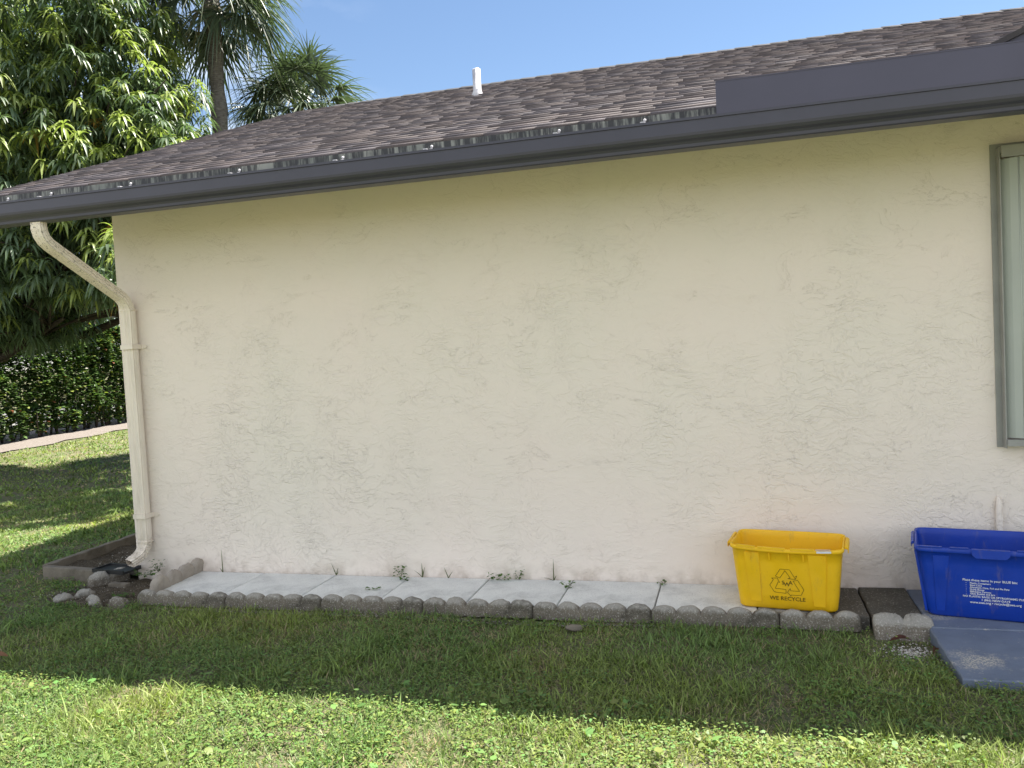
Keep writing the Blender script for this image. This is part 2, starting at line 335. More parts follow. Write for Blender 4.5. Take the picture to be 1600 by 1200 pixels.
# roof deck and soffit
bm = bmesh.new()
th = .09
poly_prism(bm, [(YE+.03, ZE-th+.005), (YR, ZR-th-.01), (2*YR-YE, ZE-th), (2*YR-YE, ZE-.02), (YR, ZR-.02), (YE+.03, ZE-.015)], 0, XG+.02, XR)
bm_obj('roof_deck', bm, SOFF, house)
# drip edge: strip under the shingles behind the gutter
bm = bmesh.new(); box(bm, XG, XR, YE-.008, YE+.004, 2.80, ZE-.002); bm_obj('drip_edge', bm, DRIP, house)
bm = bmesh.new(); poly_prism(bm, [(YE, ZE-.02), (YR, ZR-.02), (YR, ZR-.16), (YE, ZE-.13)], 0, XG-.02, XG+.005); bm_obj('rake_board', bm, BRONZE, house)
# shingles
roof = None
def shingles():
    n = Vector((0, -SL, 1)).normalized(); up = Vector((0, 1, SL)).normalized(); V = []; F = []; Cc = []
    ex = .122; length = math.hypot(YR-YE, ZR-ZE); nc = int(length/ex)+1; r = random.Random(3)
    for c in range(nc):
        x = XG-.02-r.random()*.2; s0 = c*ex+.002; wavy = .004
        while x < XR:
            w = r.choice((.16, .20, .26, .34, .45)); dark = r.random(); hi = r.random() < .5
            x0, x1 = max(x, XG-.02), x+w-.004; x += w
            if x1 <= x0+.01: continue
            t0 = (.0125 if hi else .0095)+r.random()*.002; ds = r.uniform(-.004, .004)+.008*mn.noise((x*1.1, c*.4, 2)); 
            s1 = min(s0+ex+.05, length)
            base = Vector((0, YE, ZE))
            def P(xx, s, h): q = base+up*s+n*h; return (xx, q.y, q.z)
            wv = .005*mn.noise((x*.9, c*.23, 5))
            lift = .002+abs(wv)*.7
            k = len(V)
            V += [P(x0, s0+ds, -.004), P(x1, s0+ds, -.004), P(x0, s0+ds, t0+lift), P(x1, s0+ds, t0+lift), P(x0, s1, .003), P(x1, s1, .003), P(x0, s1, -.004), P(x1, s1, -.004)]
            F += [(k, k+1, k+3, k+2), (k+2, k+3, k+5, k+4), (k, k+2, k+4, k+6), (k+1, k+7, k+5, k+3)]
            b = .082+.018*dark
            if hi: b *= 1.08
            tone = (b*1.14, b*.93, b*.93) if r.random() < .6 else (b*1.06, b*.92, b*1.02)
            Cc += [tone]*8
    # rear slope, plain overlapping strips
    for c in range(nc):
        s = c*ex; k = len(V); q0 = Vector((0, 2*YR-YE, ZE))+Vector((0, -1, SL)).normalized()*s; q1 = Vector((0, 2*YR-YE, ZE))+Vector((0, -1, SL)).normalized()*min(s+ex+.04, length)
        V += [(XG-.02, q0.y, q0.z+.015), (XR, q0.y, q0.z+.015), (XR, q1.y, q1.z), (XG-.02, q1.y, q1.z)]; F.append((k, k+1, k+2, k+3)); Cc += [(.07, .063, .062)]*4
    return arr_mesh('shingle_roof', V, F, SHING, house, np.array(Cc))
roof = shingles()
# ridge caps
V = []; F = []; Cc = []; x = XR
r = random.Random(5)
while x > -4.62:
    x0 = x-.34; b = r.uniform(.035, .07); hl = .020+r.random()*.005; k = len(V)
    for (xx, h) in ((x0, hl), (x+.02, .012)):
        for (dy, dz) in ((-.16, -.062), (-.05, -.012), (0, 0), (.05, -.012), (.16, -.062)): V.append((xx, YR+dy, ZR+dz+h))
    for (dy, dz) in ((-.16, -.062), (-.05, -.012), (0, 0), (.05, -.012), (.16, -.062)): V.append((x0, YR+dy, ZR+dz+.0))
    for i in range(4): F += [(k+i, k+i+1, k+5+i+1, k+5+i), (k+10+i, k+10+i+1, k+i+1, k+i)]
    Cc += [(b, b*.95, b)]*15; x -= .19
arr_mesh('ridge_cap', V, F, SHING, roof, np.array(Cc))
# vent pipe through the roof
vx, vy, vz = -2.48, 2.774, 4.273
bm = bmesh.new(); rg = []
rs = random.Random(2)
def ring(z, rad, n=18, jag=0): return [Vector((vx+rad*math.cos(a*2*math.pi/n), vy+rad*math.sin(a*2*math.pi/n), z+(jag*rs.random() if jag else 0))) for a in range(n)]
loft(bm, [ring(vz-.1, .043), ring(vz+.26, .042, jag=.012), ring(vz+.255, .034), ring(vz, .034)])
vp = bm_obj('vent_pipe', bm, PVC, house, True)
bm = bmesh.new(); loft(bm, [ring(vz-.06, .075), ring(vz+.0, .062), ring(vz+.035, .048), ring(vz+.05, .043)]); bm_obj('pipe_flashing', bm, PVC, vp, True)
# gutter: K profile (y, z)
GB, GT = 2.694, 2.852
gp = [(-.712, GT+.01), (-.712, GB), (-.800, GB), (-.806, GB+.006), (-.808, GB+.022), (-.816, GB+.034), (-.830, GB+.046), (-.840, GB+.060), (-.843, GB+.075), (-.843, GT-.018), (-.850, GT-.016), (-.850, GT-.002), (-.832, GT)]
inner = [(-.832, GT-.004), (-.838, GB+.078), (-.812, GB+.040), (-.797, GB+.006), (-.716, GB+.006), (-.716, GT+.01)]
bm = bmesh.new()
xs = [XG-.01, -2.6, .8, XR]
rings = [[Vector((x, a, b)) for a, b in gp+inner] for x in xs]
loft(bm, rings, True, (True, True)); bmesh.ops.recalc_face_normals(bm, faces=bm.faces[:])
gut = bm_obj('gutter', bm, BRONZE, house)
# hidden hanger clips: little bright screw brackets above the lip
for x in (-5.0, -4.62, -3.95, -3.1, -2.35, -1.75, -.95, -.45):
    bm = bmesh.new(); box(bm, x-.012, x+.012, -.83, -.722, GT+.004, GT+.010); box(bm, x-.010, x+.010, -.722, -.710, GT+.004, GT+.034)
    bmesh.ops.create_icosphere(bm, subdivisions=1, radius=.011, matrix=Matrix.Translation((x+.004, -.716, GT+.045)))
    bm_obj('gutter_hanger', bm, PVC, gut)
# splash guard standing on the gutter
bm = bmesh.new(); box(bm, -.043, XR, -.848, -.845, GT-.005, 3.020); box(bm, -.043, XR, -.850, -.838, 3.020, 3.026); box(bm, -.046, -.043, -.848, -.80, GT-.004, 3.02)
bm_obj('splash_guard', bm, BRONZE2, gut)
# front gable of the wing at the right end
wing = lambda x: 3.035+.39*(x-1.32)
bm = bmesh.new(); poly_prism(bm, [(1.30, 2.90), (1.30, wing(1.30)-.012), (1.56, wing(1.56)-.012), (XR, wing(1.56)-.012), (XR, 2.90)], 1, -.80, -.76); bm_obj('gable_fascia', bm, BRONZE2, house)
bm = bmesh.new(); poly_prism(bm, [(1.27, wing(1.27)-.018), (1.56, wing(1.56)-.011), (XR, wing(1.56)-.011), (XR, wing(1.56)+.018), (1.56, wing(1.56)+.018), (1.27, wing(1.27)+.012)], 1, -.82, 1.6)
w_ = bm_obj('wing_roof', bm, SHING, house); a = w_.data.color_attributes.new('Col', 'FLOAT_COLOR', 'POINT'); a.data.foreach_set('color', [.045, .04, .045, 1]*len(w_.data.vertices))
# ------------------------------------------------------------ downspout
DX = -4.60
def dspath():
    pts = []; A = Vector((-4.70, -.765, 2.71)); B = Vector((-4.70, -.765, 2.585)); Cc = Vector((-4.60, -.062, 2.155)); D = Vector((-4.60, -.062, .16)); E_ = Vector((-4.66, -.25, .085))
    def bend(p0, p1, p2, d, n=7):
        a = p1+(p0-p1).normalized()*d; b = p1+(p2-p1).normalized()*d
        return [a*(1-t)**2+p1*2*t*(1-t)+b*t*t for t in [i/n for i in range(n+1)]]
    pts = [A]+bend(A, B, Cc, .09)+bend(B, Cc, D, .10)+[Vector((-4.60, -.062, z)) for z in (1.5, .9, .4)]+bend(Cc, D, E_, .11, 20)+[D+(E_-D).normalized()*.155]
    return pts
def rectprof(w, d, groove=.06):
    p = []; n = 7                                      # corrugated faces
    for (ax, ay, bx, by, nx, ny) in ((-w, -d, w, -d, 0, -1), (w, -d, w, d, 1, 0), (w, d, -w, d, 0, 1), (-w, d, -w, -d, -1, 0)):
        for i in range(n):
            t = (i+.5)/n; k = groove*d if i % 2 else 0
            if i in (0, n-1): k = groove*d*.6 if i == 0 else groove*d*.6
            p.append((ax+(bx-ax)*t-nx*k, ay+(by-ay)*t-ny*k))
    return p
pts = dspath(); bm = bmesh.new()
# frame the section by hand so that its broad face stays towards the lawn
rings = []
for i, p in enumerate(pts):
    t = (pts[min(i+1, len(pts)-1)]-pts[max(i-1, 0)]).normalized(); s = Vector((1, 0, 0)); s = (s-t*s.dot(t)).normalized(); u = t.cross(s)
    crimp = 1-(.04 if i % 2 and (1 <= i <= 8) else 0)-(.085 if i % 2 and i > 20 else 0)
    rings.append([p+s*a*crimp+u*b*crimp for a, b in rectprof(.049, .036, .22)])
loft(bm, rings)
ds = bm_obj('downspout', bm, CREAM, house)
mods = ds.modifiers.new('thick', 'SOLIDIFY'); mods.thickness = .002
for z in (1.80, .455):
    bm = bmesh.new(); box(bm, DX-.056, DX+.056, -.111, -.102, z-.018, z+.018); box(bm, DX+.052, DX+.056, -.101, -.004, z-.018, z+.018); box(bm, DX-.056, DX-.052, -.101, -.004, z-.018, z+.018)
    poly_prism(bm, [(DX+.056, z-.018), (DX+.095, z-.014), (DX+.108, z), (DX+.095, z+.014), (DX+.056, z+.018)], 1, -.008, -.004)
    st = bm_obj('strap', bm, CREAM, ds)
for z0, z1 in ((2.085, 2.093), (.245, .252)):
    bm = bmesh.new(); box(bm, DX-.052, DX+.052, -.101, -.024, z0, z1); bm_obj('joint_band', bm, CREAM, ds)
# ------------------------------------------------------------ storm shutter
sh = bpy.data.objects.new('storm_shutter', None); C.objects.link(sh); sh.parent = house
def part(name, boxes, mat, parent, bevel=0):
    bm = bmesh.new()
    for b in boxes: box(bm, *b)
    return bm_obj(name, bm, mat, parent, False, bevel)
part('side_track', [(1.505, 1.535, -.012, -.001, .885, 2.68), (1.535, 1.541, -.075, -.001, .885, 2.66)], SHUTF, sh)
part('side_track', [(3.106, 3.136, -.012, -.001, .885, 2.68), (3.100, 3.106, -.075, -.001, .885, 2.66)], SHUTF, sh)
part('top_track', [(1.541, 3.1, -.095, -.004, 2.625, 2.66), (1.541, 3.1, -.099, -.095, 2.595, 2.662), (1.505, 3.1, -.010, -.002, 2.661, 2.69)], SHUTF, sh)
part('bottom_track', [(1.541, 3.1, -.08, -.004, .905, .925), (1.541, 3.1, -.09, -.08, .898, .938)], SHUTF, sh)
for i in range(18):
    x = 1.548+i*.082; bm = bmesh.new()
    ys = (-.035, -.088) if i % 2 == 0 else (-.088, -.035)
    poly_prism(bm, [(x, ys[0]), (x+.006, ys[0]-.006), (x+.040, (ys[0]+ys[1])/2-.010), (x+.076, ys[1]-.004), (x+.080, ys[1]+.002), (x+.04, (ys[0]+ys[1])/2-.004)], 2, .945, 2.592)
    bm_obj('slat', bm, SHUT, sh)
    bm = bmesh.new(); bmesh.ops.create_cone(bm, cap_ends=True, segments=10, radius1=.006, radius2=.006, depth=1.64, matrix=Matrix.Translation((x+.081, ys[1]-.001, 1.768))); bm_obj('hinge_pin', bm, SHUT, sh, True)
# painted stub of pipe on the wall
bm = bmesh.new()
loft(bm, tube_rings([(1.500, -.018, .0), (1.502, -.018, .30), (1.503, -.02, .46), (1.499, -.02, .50), (1.506, -.018, .53), (1.503, -.010, .565), (1.502, -.001, .585)], [.021, .021, .020, .016, .019, .014, .008], 10), True, (True, True))
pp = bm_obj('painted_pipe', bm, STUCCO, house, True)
# ------------------------------------------------------------ paving
def rough_slab(name, x0, x1, y0, y1, z0, z1, mat, seed=0, amp=.004, tilt=(0, 0), step=.05, rz=0, bev=.006):
    nx = max(2, int((x1-x0)/step)); ny = max(2, int((y1-y0)/step)); cx, cy = (x0+x1)/2, (y0+y1)/2
    V = []; F = []; gx = np.concatenate([[0, bev/(x1-x0)], np.linspace(0, 1, nx+1)[1:-1], [1-bev/(x1-x0), 1]]); gy = np.concatenate([[0, bev/(y1-y0)], np.linspace(0, 1, ny+1)[1:-1], [1-bev/(y1-y0), 1]])
    for i, u in enumerate(gx):
        for j, v in enumerate(gy):
            x = (u-.5)*(x1-x0); y = (v-.5)*(y1-y0); e = i in (0, len(gx)-1) or j in (0, len(gy)-1)
            z = z1+tilt[0]*x+tilt[1]*y-(bev if e else 0)+amp*.5*mn.noise((x*7+seed, y*7, seed))
            if e: x += amp*mn.noise((x*20, y*20, seed)); y += amp*mn.noise((y*20, x*20, seed+9))
            V.append((x, y, z))
    a, b = len(gx), len(gy)
    for i in range(a-1):
        for j in range(b-1): F.append((i*b+j, (i+1)*b+j, (i+1)*b+j+1, i*b+j+1))
    border = [i*b for i in range(a)]+[(a-1)*b+j for j in range(1, b)]+[i*b+b-1 for i in range(a-2, -1, -1)]+[j for j in range(b-2, 0, -1)]
    k = len(V)
    for q in border: V.append((V[q][0], V[q][1], z0))
    for i in range(len(border)): j = (i+1) % len(border); F.append((border[j], border[i], k+i, k+j))
    me = bpy.data.meshes.new(name); me.from_pydata(V, [], F); o = link(name, me, mat); o.location = (cx, cy, 0); o.rotation_euler = (0, 0, rz); return o
jx = [-4.17, -3.57, -2.965, -2.365, -1.755, -1.147, -.54, .07, .688]
plab = ['pale concrete paver at the left end beside the leaning edging stones', 'second pale paver from the left end of the row', 'pale paver with a thin grass weed at its right joint', 'pale paver left of the leafy weed in the joint',
        'pale paver in front of the two thin grass weeds', 'pale paver in front of the sprawling leafy weed', 'pale paver right of the tallest joint weed', 'paver half dark with grime just left of and under the yellow bin']
for i in range(8):
    m = PAVE
    if i == 7: m = None
    o = rough_slab('concrete_paver', jx[i]+.004, jx[i+1]-.004, -.555, -.008, -.08, .0+random.uniform(-.002, .002), m or PAVE, i, .003, (random.uniform(-.004, .004), random.uniform(-.004, .004)), rz=random.uniform(-.006, .006))
    tag(o, plab[i], 'paver', 'square pavers laid along the wall')
# grimy paver gets its own material: dark lichen spreading from the right
k = M('grimy_paver', .92, .2)
xx = k.n('ShaderNodeSeparateXYZ', {0: k.coord()}).outputs[0]
edge = k.math('ADD', xx, k.mr(k.noise(6, 5, .7), .3, .7, -.22, .22)); f = k.mr(edge, -.28, -.10)
c1 = k.mix(k.mr(k.noise(90, 4, .75), .5, .64), (.40, .40, .38, 1), (.24, .23, .21, 1)); c2 = k.mix(k.mr(k.noise(75, 4, .75), .57, .64), (.095, .085, .07, 1), (.33, .31, .27, 1))
k.col(k.mix(f, c1, c2)); k.bump(k.noise(100, 5, .7), .7, .004); o.data.materials[0] = k.m
o = rough_slab('dark_paver', .694, .968, -.60, -.010, -.08, .004, PAVED, 31, .006, (.01, .01)); tag(o, 'narrow dark lichen-covered paver between yellow and blue bins', 'paver', 'square pavers laid along the wall')
o = rough_slab('painted_slab', .975, 3.4, -.70, -.012, -.09, .0, SLAB, 41, .003); tag(o, 'blue-grey painted concrete slab under the blue bin', 'slab', 'blue-grey painted slabs')
o = rough_slab('painted_slab', .960, 3.4, -1.388, -.712, -.09, -.002, SLAB, 43, .004, (0, .004)); tag(o, 'worn blue-grey painted slab bordering the lawn with bare sandy patch', 'slab', 'blue-grey painted slabs')
# ------------------------------------------------------------ edging stones
def edging_mesh(nsc, pitch=.148, h=.105, thick=.068, seed=0, depth=.052, amp=.007):
    nu = 14; Lx = nsc*pitch; V = []; F = []; cols = nsc*nu+1
    prof = [(0, 0), (0, .35), (0, .70), (.004, .86), (.012, .95), (.026, 1.0), (.5*thick, 1.0), (thick-.02, .99), (thick-.006, .93), (thick, .8), (thick, 0)]
    for i in range(cols):
        x = i*pitch/nu; u = (x/pitch) % 1.0
        if i == cols-1: u = 1.0
        u = .5+(u-.5)*.97
        arc = math.sqrt(max(0, 1-(2*u-1)**2)); H = h-depth*(1-arc)
        for j, (y, f) in enumerate(prof):
            yy = y; z = H*f
            if f < 1: yy += .013*(1-arc)**1.5 if y < thick/2 else -.004*(1-arc)
            n = Vector((x*18+seed*7, yy*18, z*18)); d = mn.noise_vector(n)*amp+mn.noise_vector(n*3.3)*amp*.6+mn.noise_vector(n*8)*amp*.25
            V.append((x-Lx/2+d.x*(0 if i in (0, cols-1) else 1), yy+d.y, z+d.z*(f > 0)))
    m = len(prof)
    for i in range(cols-1):
        for j in range(m-1): F.append((i*m+j, (i+1)*m+j, (i+1)*m+j+1, i*m+j+1))
    F.append(tuple(range(m))); F.append(tuple((cols-1)*m+j for j in range(m-1, -1, -1)))
    me = bpy.data.meshes.new('edging_stone'); me.from_pydata(V, [], F); me.polygons.foreach_set('use_smooth', [True]*len(F)); return me
def edging(nsc, loc, rz=0, lean=0, mat=None, label='', group='scalloped edging stones', roll=0, **k):
    me = edging_mesh(nsc, **k); o = link('edging_stone', me, mat or EDGE); o.location = loc; o.rotation_euler = (lean, roll, rz)
    return tag(o, label, 'edging stone', group)
x = -4.245; p_ = .1478
elab = ['five-scallop edging stone at the left end of the front row', 'second edging stone from the left, in front of the second paver', 'edging stone in front of the pale paver with the grass weed', 'edging stone near the middle of the row with a crumbled pebbly face',
        'edging stone in front of the paver with the sprawling weed', 'edging stone just left of the yellow bin front', 'short edging stone at the front right of the yellow bin']
for i, n in enumerate((5, 5, 5, 5, 5, 5, 3)):
    w = n*p_-.004
    edging(n, (x+n*p_/2, -.628+random.uniform(-.006, .006), -.068+random.uniform(-.007, .005)), random.uniform(-.016, .016), random.uniform(-.10, .03), roll=random.uniform(-.009, .009), label=elab[i], pitch=w/n, seed=i, amp=.009 if i == 3 else .005)
    x += n*p_
edging(4, (-4.205, -.27, -.065), math.radians(-87), -.20, EDGEP, 'pale leaning edging stone running back to the wall at the row end', pitch=.155, h=.185, seed=11, amp=.013, depth=.075)
# loose, sunken stones near the downspout
edging(2, (-4.85, -.19, -.088), math.radians(62), .1, EDGE, 'loose two-hump edging stone beside the black splash tray', pitch=.15, h=.125, seed=12, amp=.014, roll=.06)
edging(2, (-4.80, -.60, -.118), math.radians(40), .28, EDGE, 'loose edging stone sunk in the grass farthest from the wall', pitch=.14, h=.11, seed=13, amp=.018, roll=-.08)
edging(1, (-4.56, -.70, -.105), math.radians(-30), .35, EDGE, 'small broken edging stone tipped over in the soil', pitch=.14, h=.10, seed=14, amp=.018, roll=.25)
edging(1, (-4.36, -.69, -.095), math.radians(8), .05, EDGE, 'single-hump broken edging stone next to the row end', pitch=.14, h=.085, seed=15, amp=.016)
edging(2, (.838, -.735, -.07), math.radians(-1), -.62, EDGE, 'wide two-hump edging stone leaning at the right end, above gravel', pitch=.152, h=.165, thick=.085, seed=16, depth=.045, amp=.008)
# border kerb of the corner bed
def beam(x0, x1, y0, y1, z0, z1, label, seed, rz=0):
    o = rough_slab('concrete_kerb', x0, x1, y0, y1, z0, z1, KERB, seed, .012, (0, 0), .05, rz, .006); return tag(o, label, 'kerb', 'kerbs round the corner bed')
beam(-5.66, -4.97, -.075, -.005, -.16, .012, 'concrete kerb piece at the front of the corner bed', 51, -.10)
beam(-5.72, -5.66, .01, 1.35, -.2, .018, 'long concrete kerb running back along the corner bed', 52, .02)
beam(-4.78, -4.60, -.30, -.25, -.10, -.028, 'short pale broken kerb piece lying in soil below the downspout', 53, -.12)
bx = np.linspace(-5.66, -4.745, 24); by = np.linspace(-.0, 1.6, 30)
sheet('bed_soil', bx, by, lambda X, Y: -.07+.045*(vnoise(X, Y, 4)-.4)+.02*vnoise(X, Y, 14), SOIL)
bx = np.linspace(-5.35, -4.16, 40); by = np.linspace(-.85, .0, 36)
sheet('bare_soil', bx, by, lambda X, Y: ground_z(X, Y)+.022-.05*ss(.32, .62, np.hypot((X+4.66)/1.05, (Y+.36)/.85))+.022*(vnoise(X, Y, 16)-.5), SOIL)
# black splash tray under the outlet
tr = empty('splash_tray', (-4.86, -.10, 0), math.radians(-8), label='black tray lying on kerb under the downspout outlet', cat='splash tray')
bm = bmesh.new(); box(bm, -.17, .17, -.09, .09, .015, .032); box(bm, -.17, .17, -.09, -.078, .032, .045); box(bm, -.17, -.158, -.09, .09, .032, .045); box(bm, -.17, .17, .078, .09, .032, .045); bm_obj('tray', bm, DARK, tr)
for lx in (-.14, -.115): 
    bm = bmesh.new(); box(bm, lx-.01, lx+.006, -.088, -.06, -.09, .015); bm_obj('leg', bm, DARK, tr)
# ------------------------------------------------------------ bins
def rr(w, d, z, rad=.045, n=5, cx=0, cy=0, zf=None):
    out = []
    for sx, sy, a0 in ((1, -1, -90), (1, 1, 0), (-1, 1, 90), (-1, -1, 180)):
        for i in range(n+1):
            a = math.radians(a0+90*i/n); px = sx*(w/2-rad)+rad*math.cos(a)+cx; py = sy*(d/2-rad)+rad*math.sin(a)+cy
            out.append(Vector((px, py, z+(zf(px, py) if zf else 0))))
    return out
def dense(ring_, k=6):
    out = []; n = len(ring_)
    for i in range(n):
        a, b = ring_[i], ring_[(i+1) % n]; m = k if (b-a).length > .08 else 1
        for j in range(m): out.append(a.lerp(b, j/m))
    return out
def make_bin(root, w0, d0, w1, d1, H, mat, sagf, lip, band, bulge):
    def R(w, d, z, zf=None, rad=.045, bl=0):
        rg = dense(rr(w, d, z, rad), 8)
        for v in rg:
            if bl and abs(v.x) < w/2-.05: s = 1 if v.y > 0 else -1; v.y += s*bl*(1-(2*v.x/w)**2)
            if zf: v.z += zf(v.x, v.y)
        return rg
    rings = []
    rings.append(R(w0-.02, d0-.02, .0)); rings.append(R(w0, d0, .012))
    for t in (.25, .5, .75, .95):
        rings.append(R(w0+(w1-w0)*t, d0+(d1-d0)*t, H*t, (lambda x, y, t=t: sagf(x, y)*t), bl=bulge*t))
    out = lambda a, z, rad=.05: R(w1+a, d1+a, z, sagf, rad, bulge)
    rings += [out(.004, H-band), out(lip, H-band-.002), out(lip+.004, H-band+.004), out(lip+.002, H-.006), out(lip-.004, H), out(.006, H+.001), out(-.006, H-.004)]
    for t in (.9, .5, .05): rings.append(R(w0+(w1-w0)*t-.008, d0+(d1-d0)*t-.008, H*t, (lambda x, y, t=t: sagf(x, y)*t), bl=bulge*t))
    bm = bmesh.new(); loft(bm, rings, True, (True, True)); bmesh.ops.recalc_face_normals(bm, faces=bm.faces[:])
    o = bm_obj('body', bm, mat, root); 
    for p in o.data.polygons: p.use_smooth = True
    m = o.modifiers.new('b', 'BEVEL'); m.width = .0015; m.segments = 1; m.limit_method = 'ANGLE'; m.angle_limit = .6
    o.data.polygons[0].use_smooth = False
    return o
def face_xf(w0, d0, w1, d1, H, bulge=0, off=.002):
    """maps (u, v) in metres on the sloping front face to local xyz"""
    def f(u, v, e=0):
        t = v/H; d = (d0+(d1-d0)*t)/2; w = (w0+(w1-w0)*t); y = -d-bulge*t*(1-(2*u/w)**2)
        return Vector((u, y-off-e, v))
    return f
def ribbon2d(bm, f, pts, wd=.0022, closed=False):
    n = len(pts); seg = n if closed else n-1
    for i in range(seg):
        a = Vector((*pts[i], 0)); b = Vector((*pts[(i+1) % n], 0)); d = (b-a).normalized(); s = Vector((-d.y, d.x, 0))*wd/2; a = a-d*wd*.3; b = b+d*wd*.3
        q = [a-s, b-s, b+s, a+s]; bm.faces.new([bm.verts.new(f(p.x, p.y)) for p in q])
def text_part(name, body, f, u, v, size, mat, parent, align='LEFT', bold=0., sx=1.):
    cu = bpy.data.curves.new('t', 'FONT'); cu.body = body; cu.size = size; cu.align_x = align; cu.resolution_u = 2; cu.offset = bold
    to = bpy.data.objects.new('t', cu); C.objects.link(to); dg = bpy.context.evaluated_depsgraph_get()
    me = bpy.data.meshes.new_from_object(to.evaluated_get(dg)); bpy.data.objects.remove(to)
    for q in me.vertices: q.co = f(u+q.co.x*sx, v+q.co.y)
    me.name = name; return link(name, me, mat, parent)
def sticker(bm, f, q, e=.0):                   # polygon with thickness on the face
    A = [bm.verts.new(f(*p, e)) for p in q]; B = [bm.verts.new(f(*p, -.004)) for p in q]; n = len(q); bm.faces.new(A)
    for i in range(n): bm.faces.new((A[i], B[i], B[(i+1) % n], A[(i+1) % n]))
# yellow
yw0, yd0, yw1, yd1, yH = .555, .36, .625, .42, .385
yb_ = empty('recycling_bin', (.268, -.318, .002), math.radians(-8.5), label='empty yellow recycling bin standing on pavers against the wall', cat='recycling bin')
sagy = lambda x, y: (-.012*(1-(x/.3)**2) if y < 0 else -.004)-.01*x
ybody = make_bin(yb_, yw0, yd0, yw1, yd1, yH, YEL, sagy, .016, .022, .006)
fy = face_xf(yw0, yd0, yw1, yd1, yH, .006)
bm = bmesh.new()
def trap(bm, f, x0, x1, x2, x3, v0, v1, e=.0025): 
    sticker(bm, f, [(x0, v0), (x1, v0), (x2, v1), (x3, v1)], e)
trap(bm, fy, -.205, -.145, -.150, -.235, .045, .345, .0025); bm_obj('side_panel', bm, YEL, yb_); bm = bmesh.new(); trap(bm, fy, .150, .212, .228, .125, .035, .345, .0025)
bm_obj('side_panel', bm, YEL, yb_)
bm = bmesh.new()
for u in (-.20, -.09, .02, .10, .215): sticker(bm, fy, [(u-.003, .305), (u+.003, .305), (u+.004, .345), (u-.004, .345)], .008)
for (a, b) in ((-.275, -.17), (-.155, .0), (.03, .16)): sticker(bm, lambda u, v, e=0: fy(u, yH, e)+Vector((0, 0, v+sagy(u, -1))), [(a, -.004), (b, -.004), (b, .007), (a, .007)], .010)
bm_obj('rim_ribs', bm, YEL, yb_)
bm = bmesh.new()
K = .00067; conv = lambda p: ((p[0]-737)*K+.020, (925-p[1])*K+.012)
arrows = [[(618, 635), (660, 568), (738, 570), (785, 652)], [(618, 635), (655, 650), (700, 580), (742, 645), (722, 652), (785, 655), (797, 622), (785, 630)],
          [(765, 672), (802, 662), (852, 745), (826, 800), (742, 800), (742, 812), (714, 778), (738, 742), (742, 762), (815, 762), (765, 672)],
          [(585, 655), (632, 652), (652, 692), (640, 686), (612, 748), (702, 752), (702, 788), (604, 782), (567, 720), (600, 668), (585, 655)]]
for a in arrows: ribbon2d(bm, lambda u, v: fy(u, v, .0006), [conv(p) for p in a], .0026)
bm_obj('recycling_symbol', bm, INK, yb_)
fe = lambda u, v, e=0: fy(u, v, .0008)
text_part('lettering', 'WE RECYCLE', fe, (712-737)*K+.020, (852-0)*0+.060, .034, INK, yb_, 'CENTER', .0003)
for ch, px, py in (('S', 680, 708), ('W', 712, 722), ('A', 743, 706)): text_part('lettering', ch, fe, (px-737)*K+.020, (925-py)*K+.012, .034, INK, yb_, 'CENTER', .0004)
for sx in (-1, 1):
    bm = bmesh.new()
    rgs = [[Vector((sx*(yw1/2+a), y, yH+b-.01*sx*.3)) for a, b in ((.010, .0), (.024, -.003), (.032, -.010), (.032, -.040), (.027, -.042), (.026, -.018), (.010, -.016))] for y in (-.12, -.10, .10, .12)]
    loft(bm, rgs, True, (True, True)); bmesh.ops.recalc_face_normals(bm, faces=bm.faces[:]); bm_obj('handle', bm, YEL, yb_, bevel=.002)
bm = bmesh.new(); q = [(.175, -.013), (.255, -.013), (.255, -.001), (.175, -.001)]
A = [bm.verts.new(Vector((u, -yd1/2-.016-.008, yH+v+sagy(u, -1)))) for u, v in q]; bm.faces.new(A); q2 = [(.165, 0), (.25, 0)]
B_ = [bm.verts.new(Vector((u, -yd1/2-.020+.014*k, yH+.004+sagy(u, -1)))) for u, k in ((.17, 0), (.25, 0), (.25, 1), (.17, 1))]; bm.faces.new(B_); bm_obj('label_strip', bm, WHITE, yb_)
# blue
bw0, bd0, bw1, bd1, bH = .64, .40, .735, .475, .405
bb = empty('recycling_bin', (1.348, -.365, .002), math.radians(-11), label='empty blue recycling bin with white printing on the painted slab', cat='recycling bin')
sagb = lambda x, y: -.003
make_bin(bb, bw0, bd0, bw1, bd1, bH, BLU, sagb, .020, .026, .004)
fb = face_xf(bw0, bd0, bw1, bd1, bH, .004)
for q in ((-.272, -.232, -.205, -.285), (.232, .272, .285, .205)):
    bm = bmesh.new(); trap(bm, fb, *q, .035, .355, .002); bm_obj('side_panel', bm, BLU, bb)
bm = bmesh.new(); ff = lambda u, v, e=0: fb(u, bH, e)+Vector((0, 0, v-.003))
sticker(bm, ff, [(-.075, -.044), (.065, -.044), (.085, -.026), (.085, .003), (-.095, .003), (-.095, -.026)], .026)
for (a, b) in ((-.36, -.24), (-.20, -.11), (.12, .25)): sticker(bm, ff, [(a, .0), (b, .0), (b, .006), (a, .006)], .012)
bm_obj('rim_ribs', bm, BLU, bb)
for sx in (-1, 1):
    bm = bmesh.new()
    rgs = [[Vector((sx*(bw1/2+a), y, bH+b)) for a, b in ((.012, .0), (.022, -.003), (.028, -.010), (.028, -.034), (.024, -.036), (.022, -.018), (.012, -.018))] for y in (-.13, -.11, .11, .13)]
    loft(bm, rgs, True, (True, True)); bmesh.ops.recalc_face_normals(bm, faces=bm.faces[:]); bm_obj('handle', bm, BLU, bb, bevel=.002)
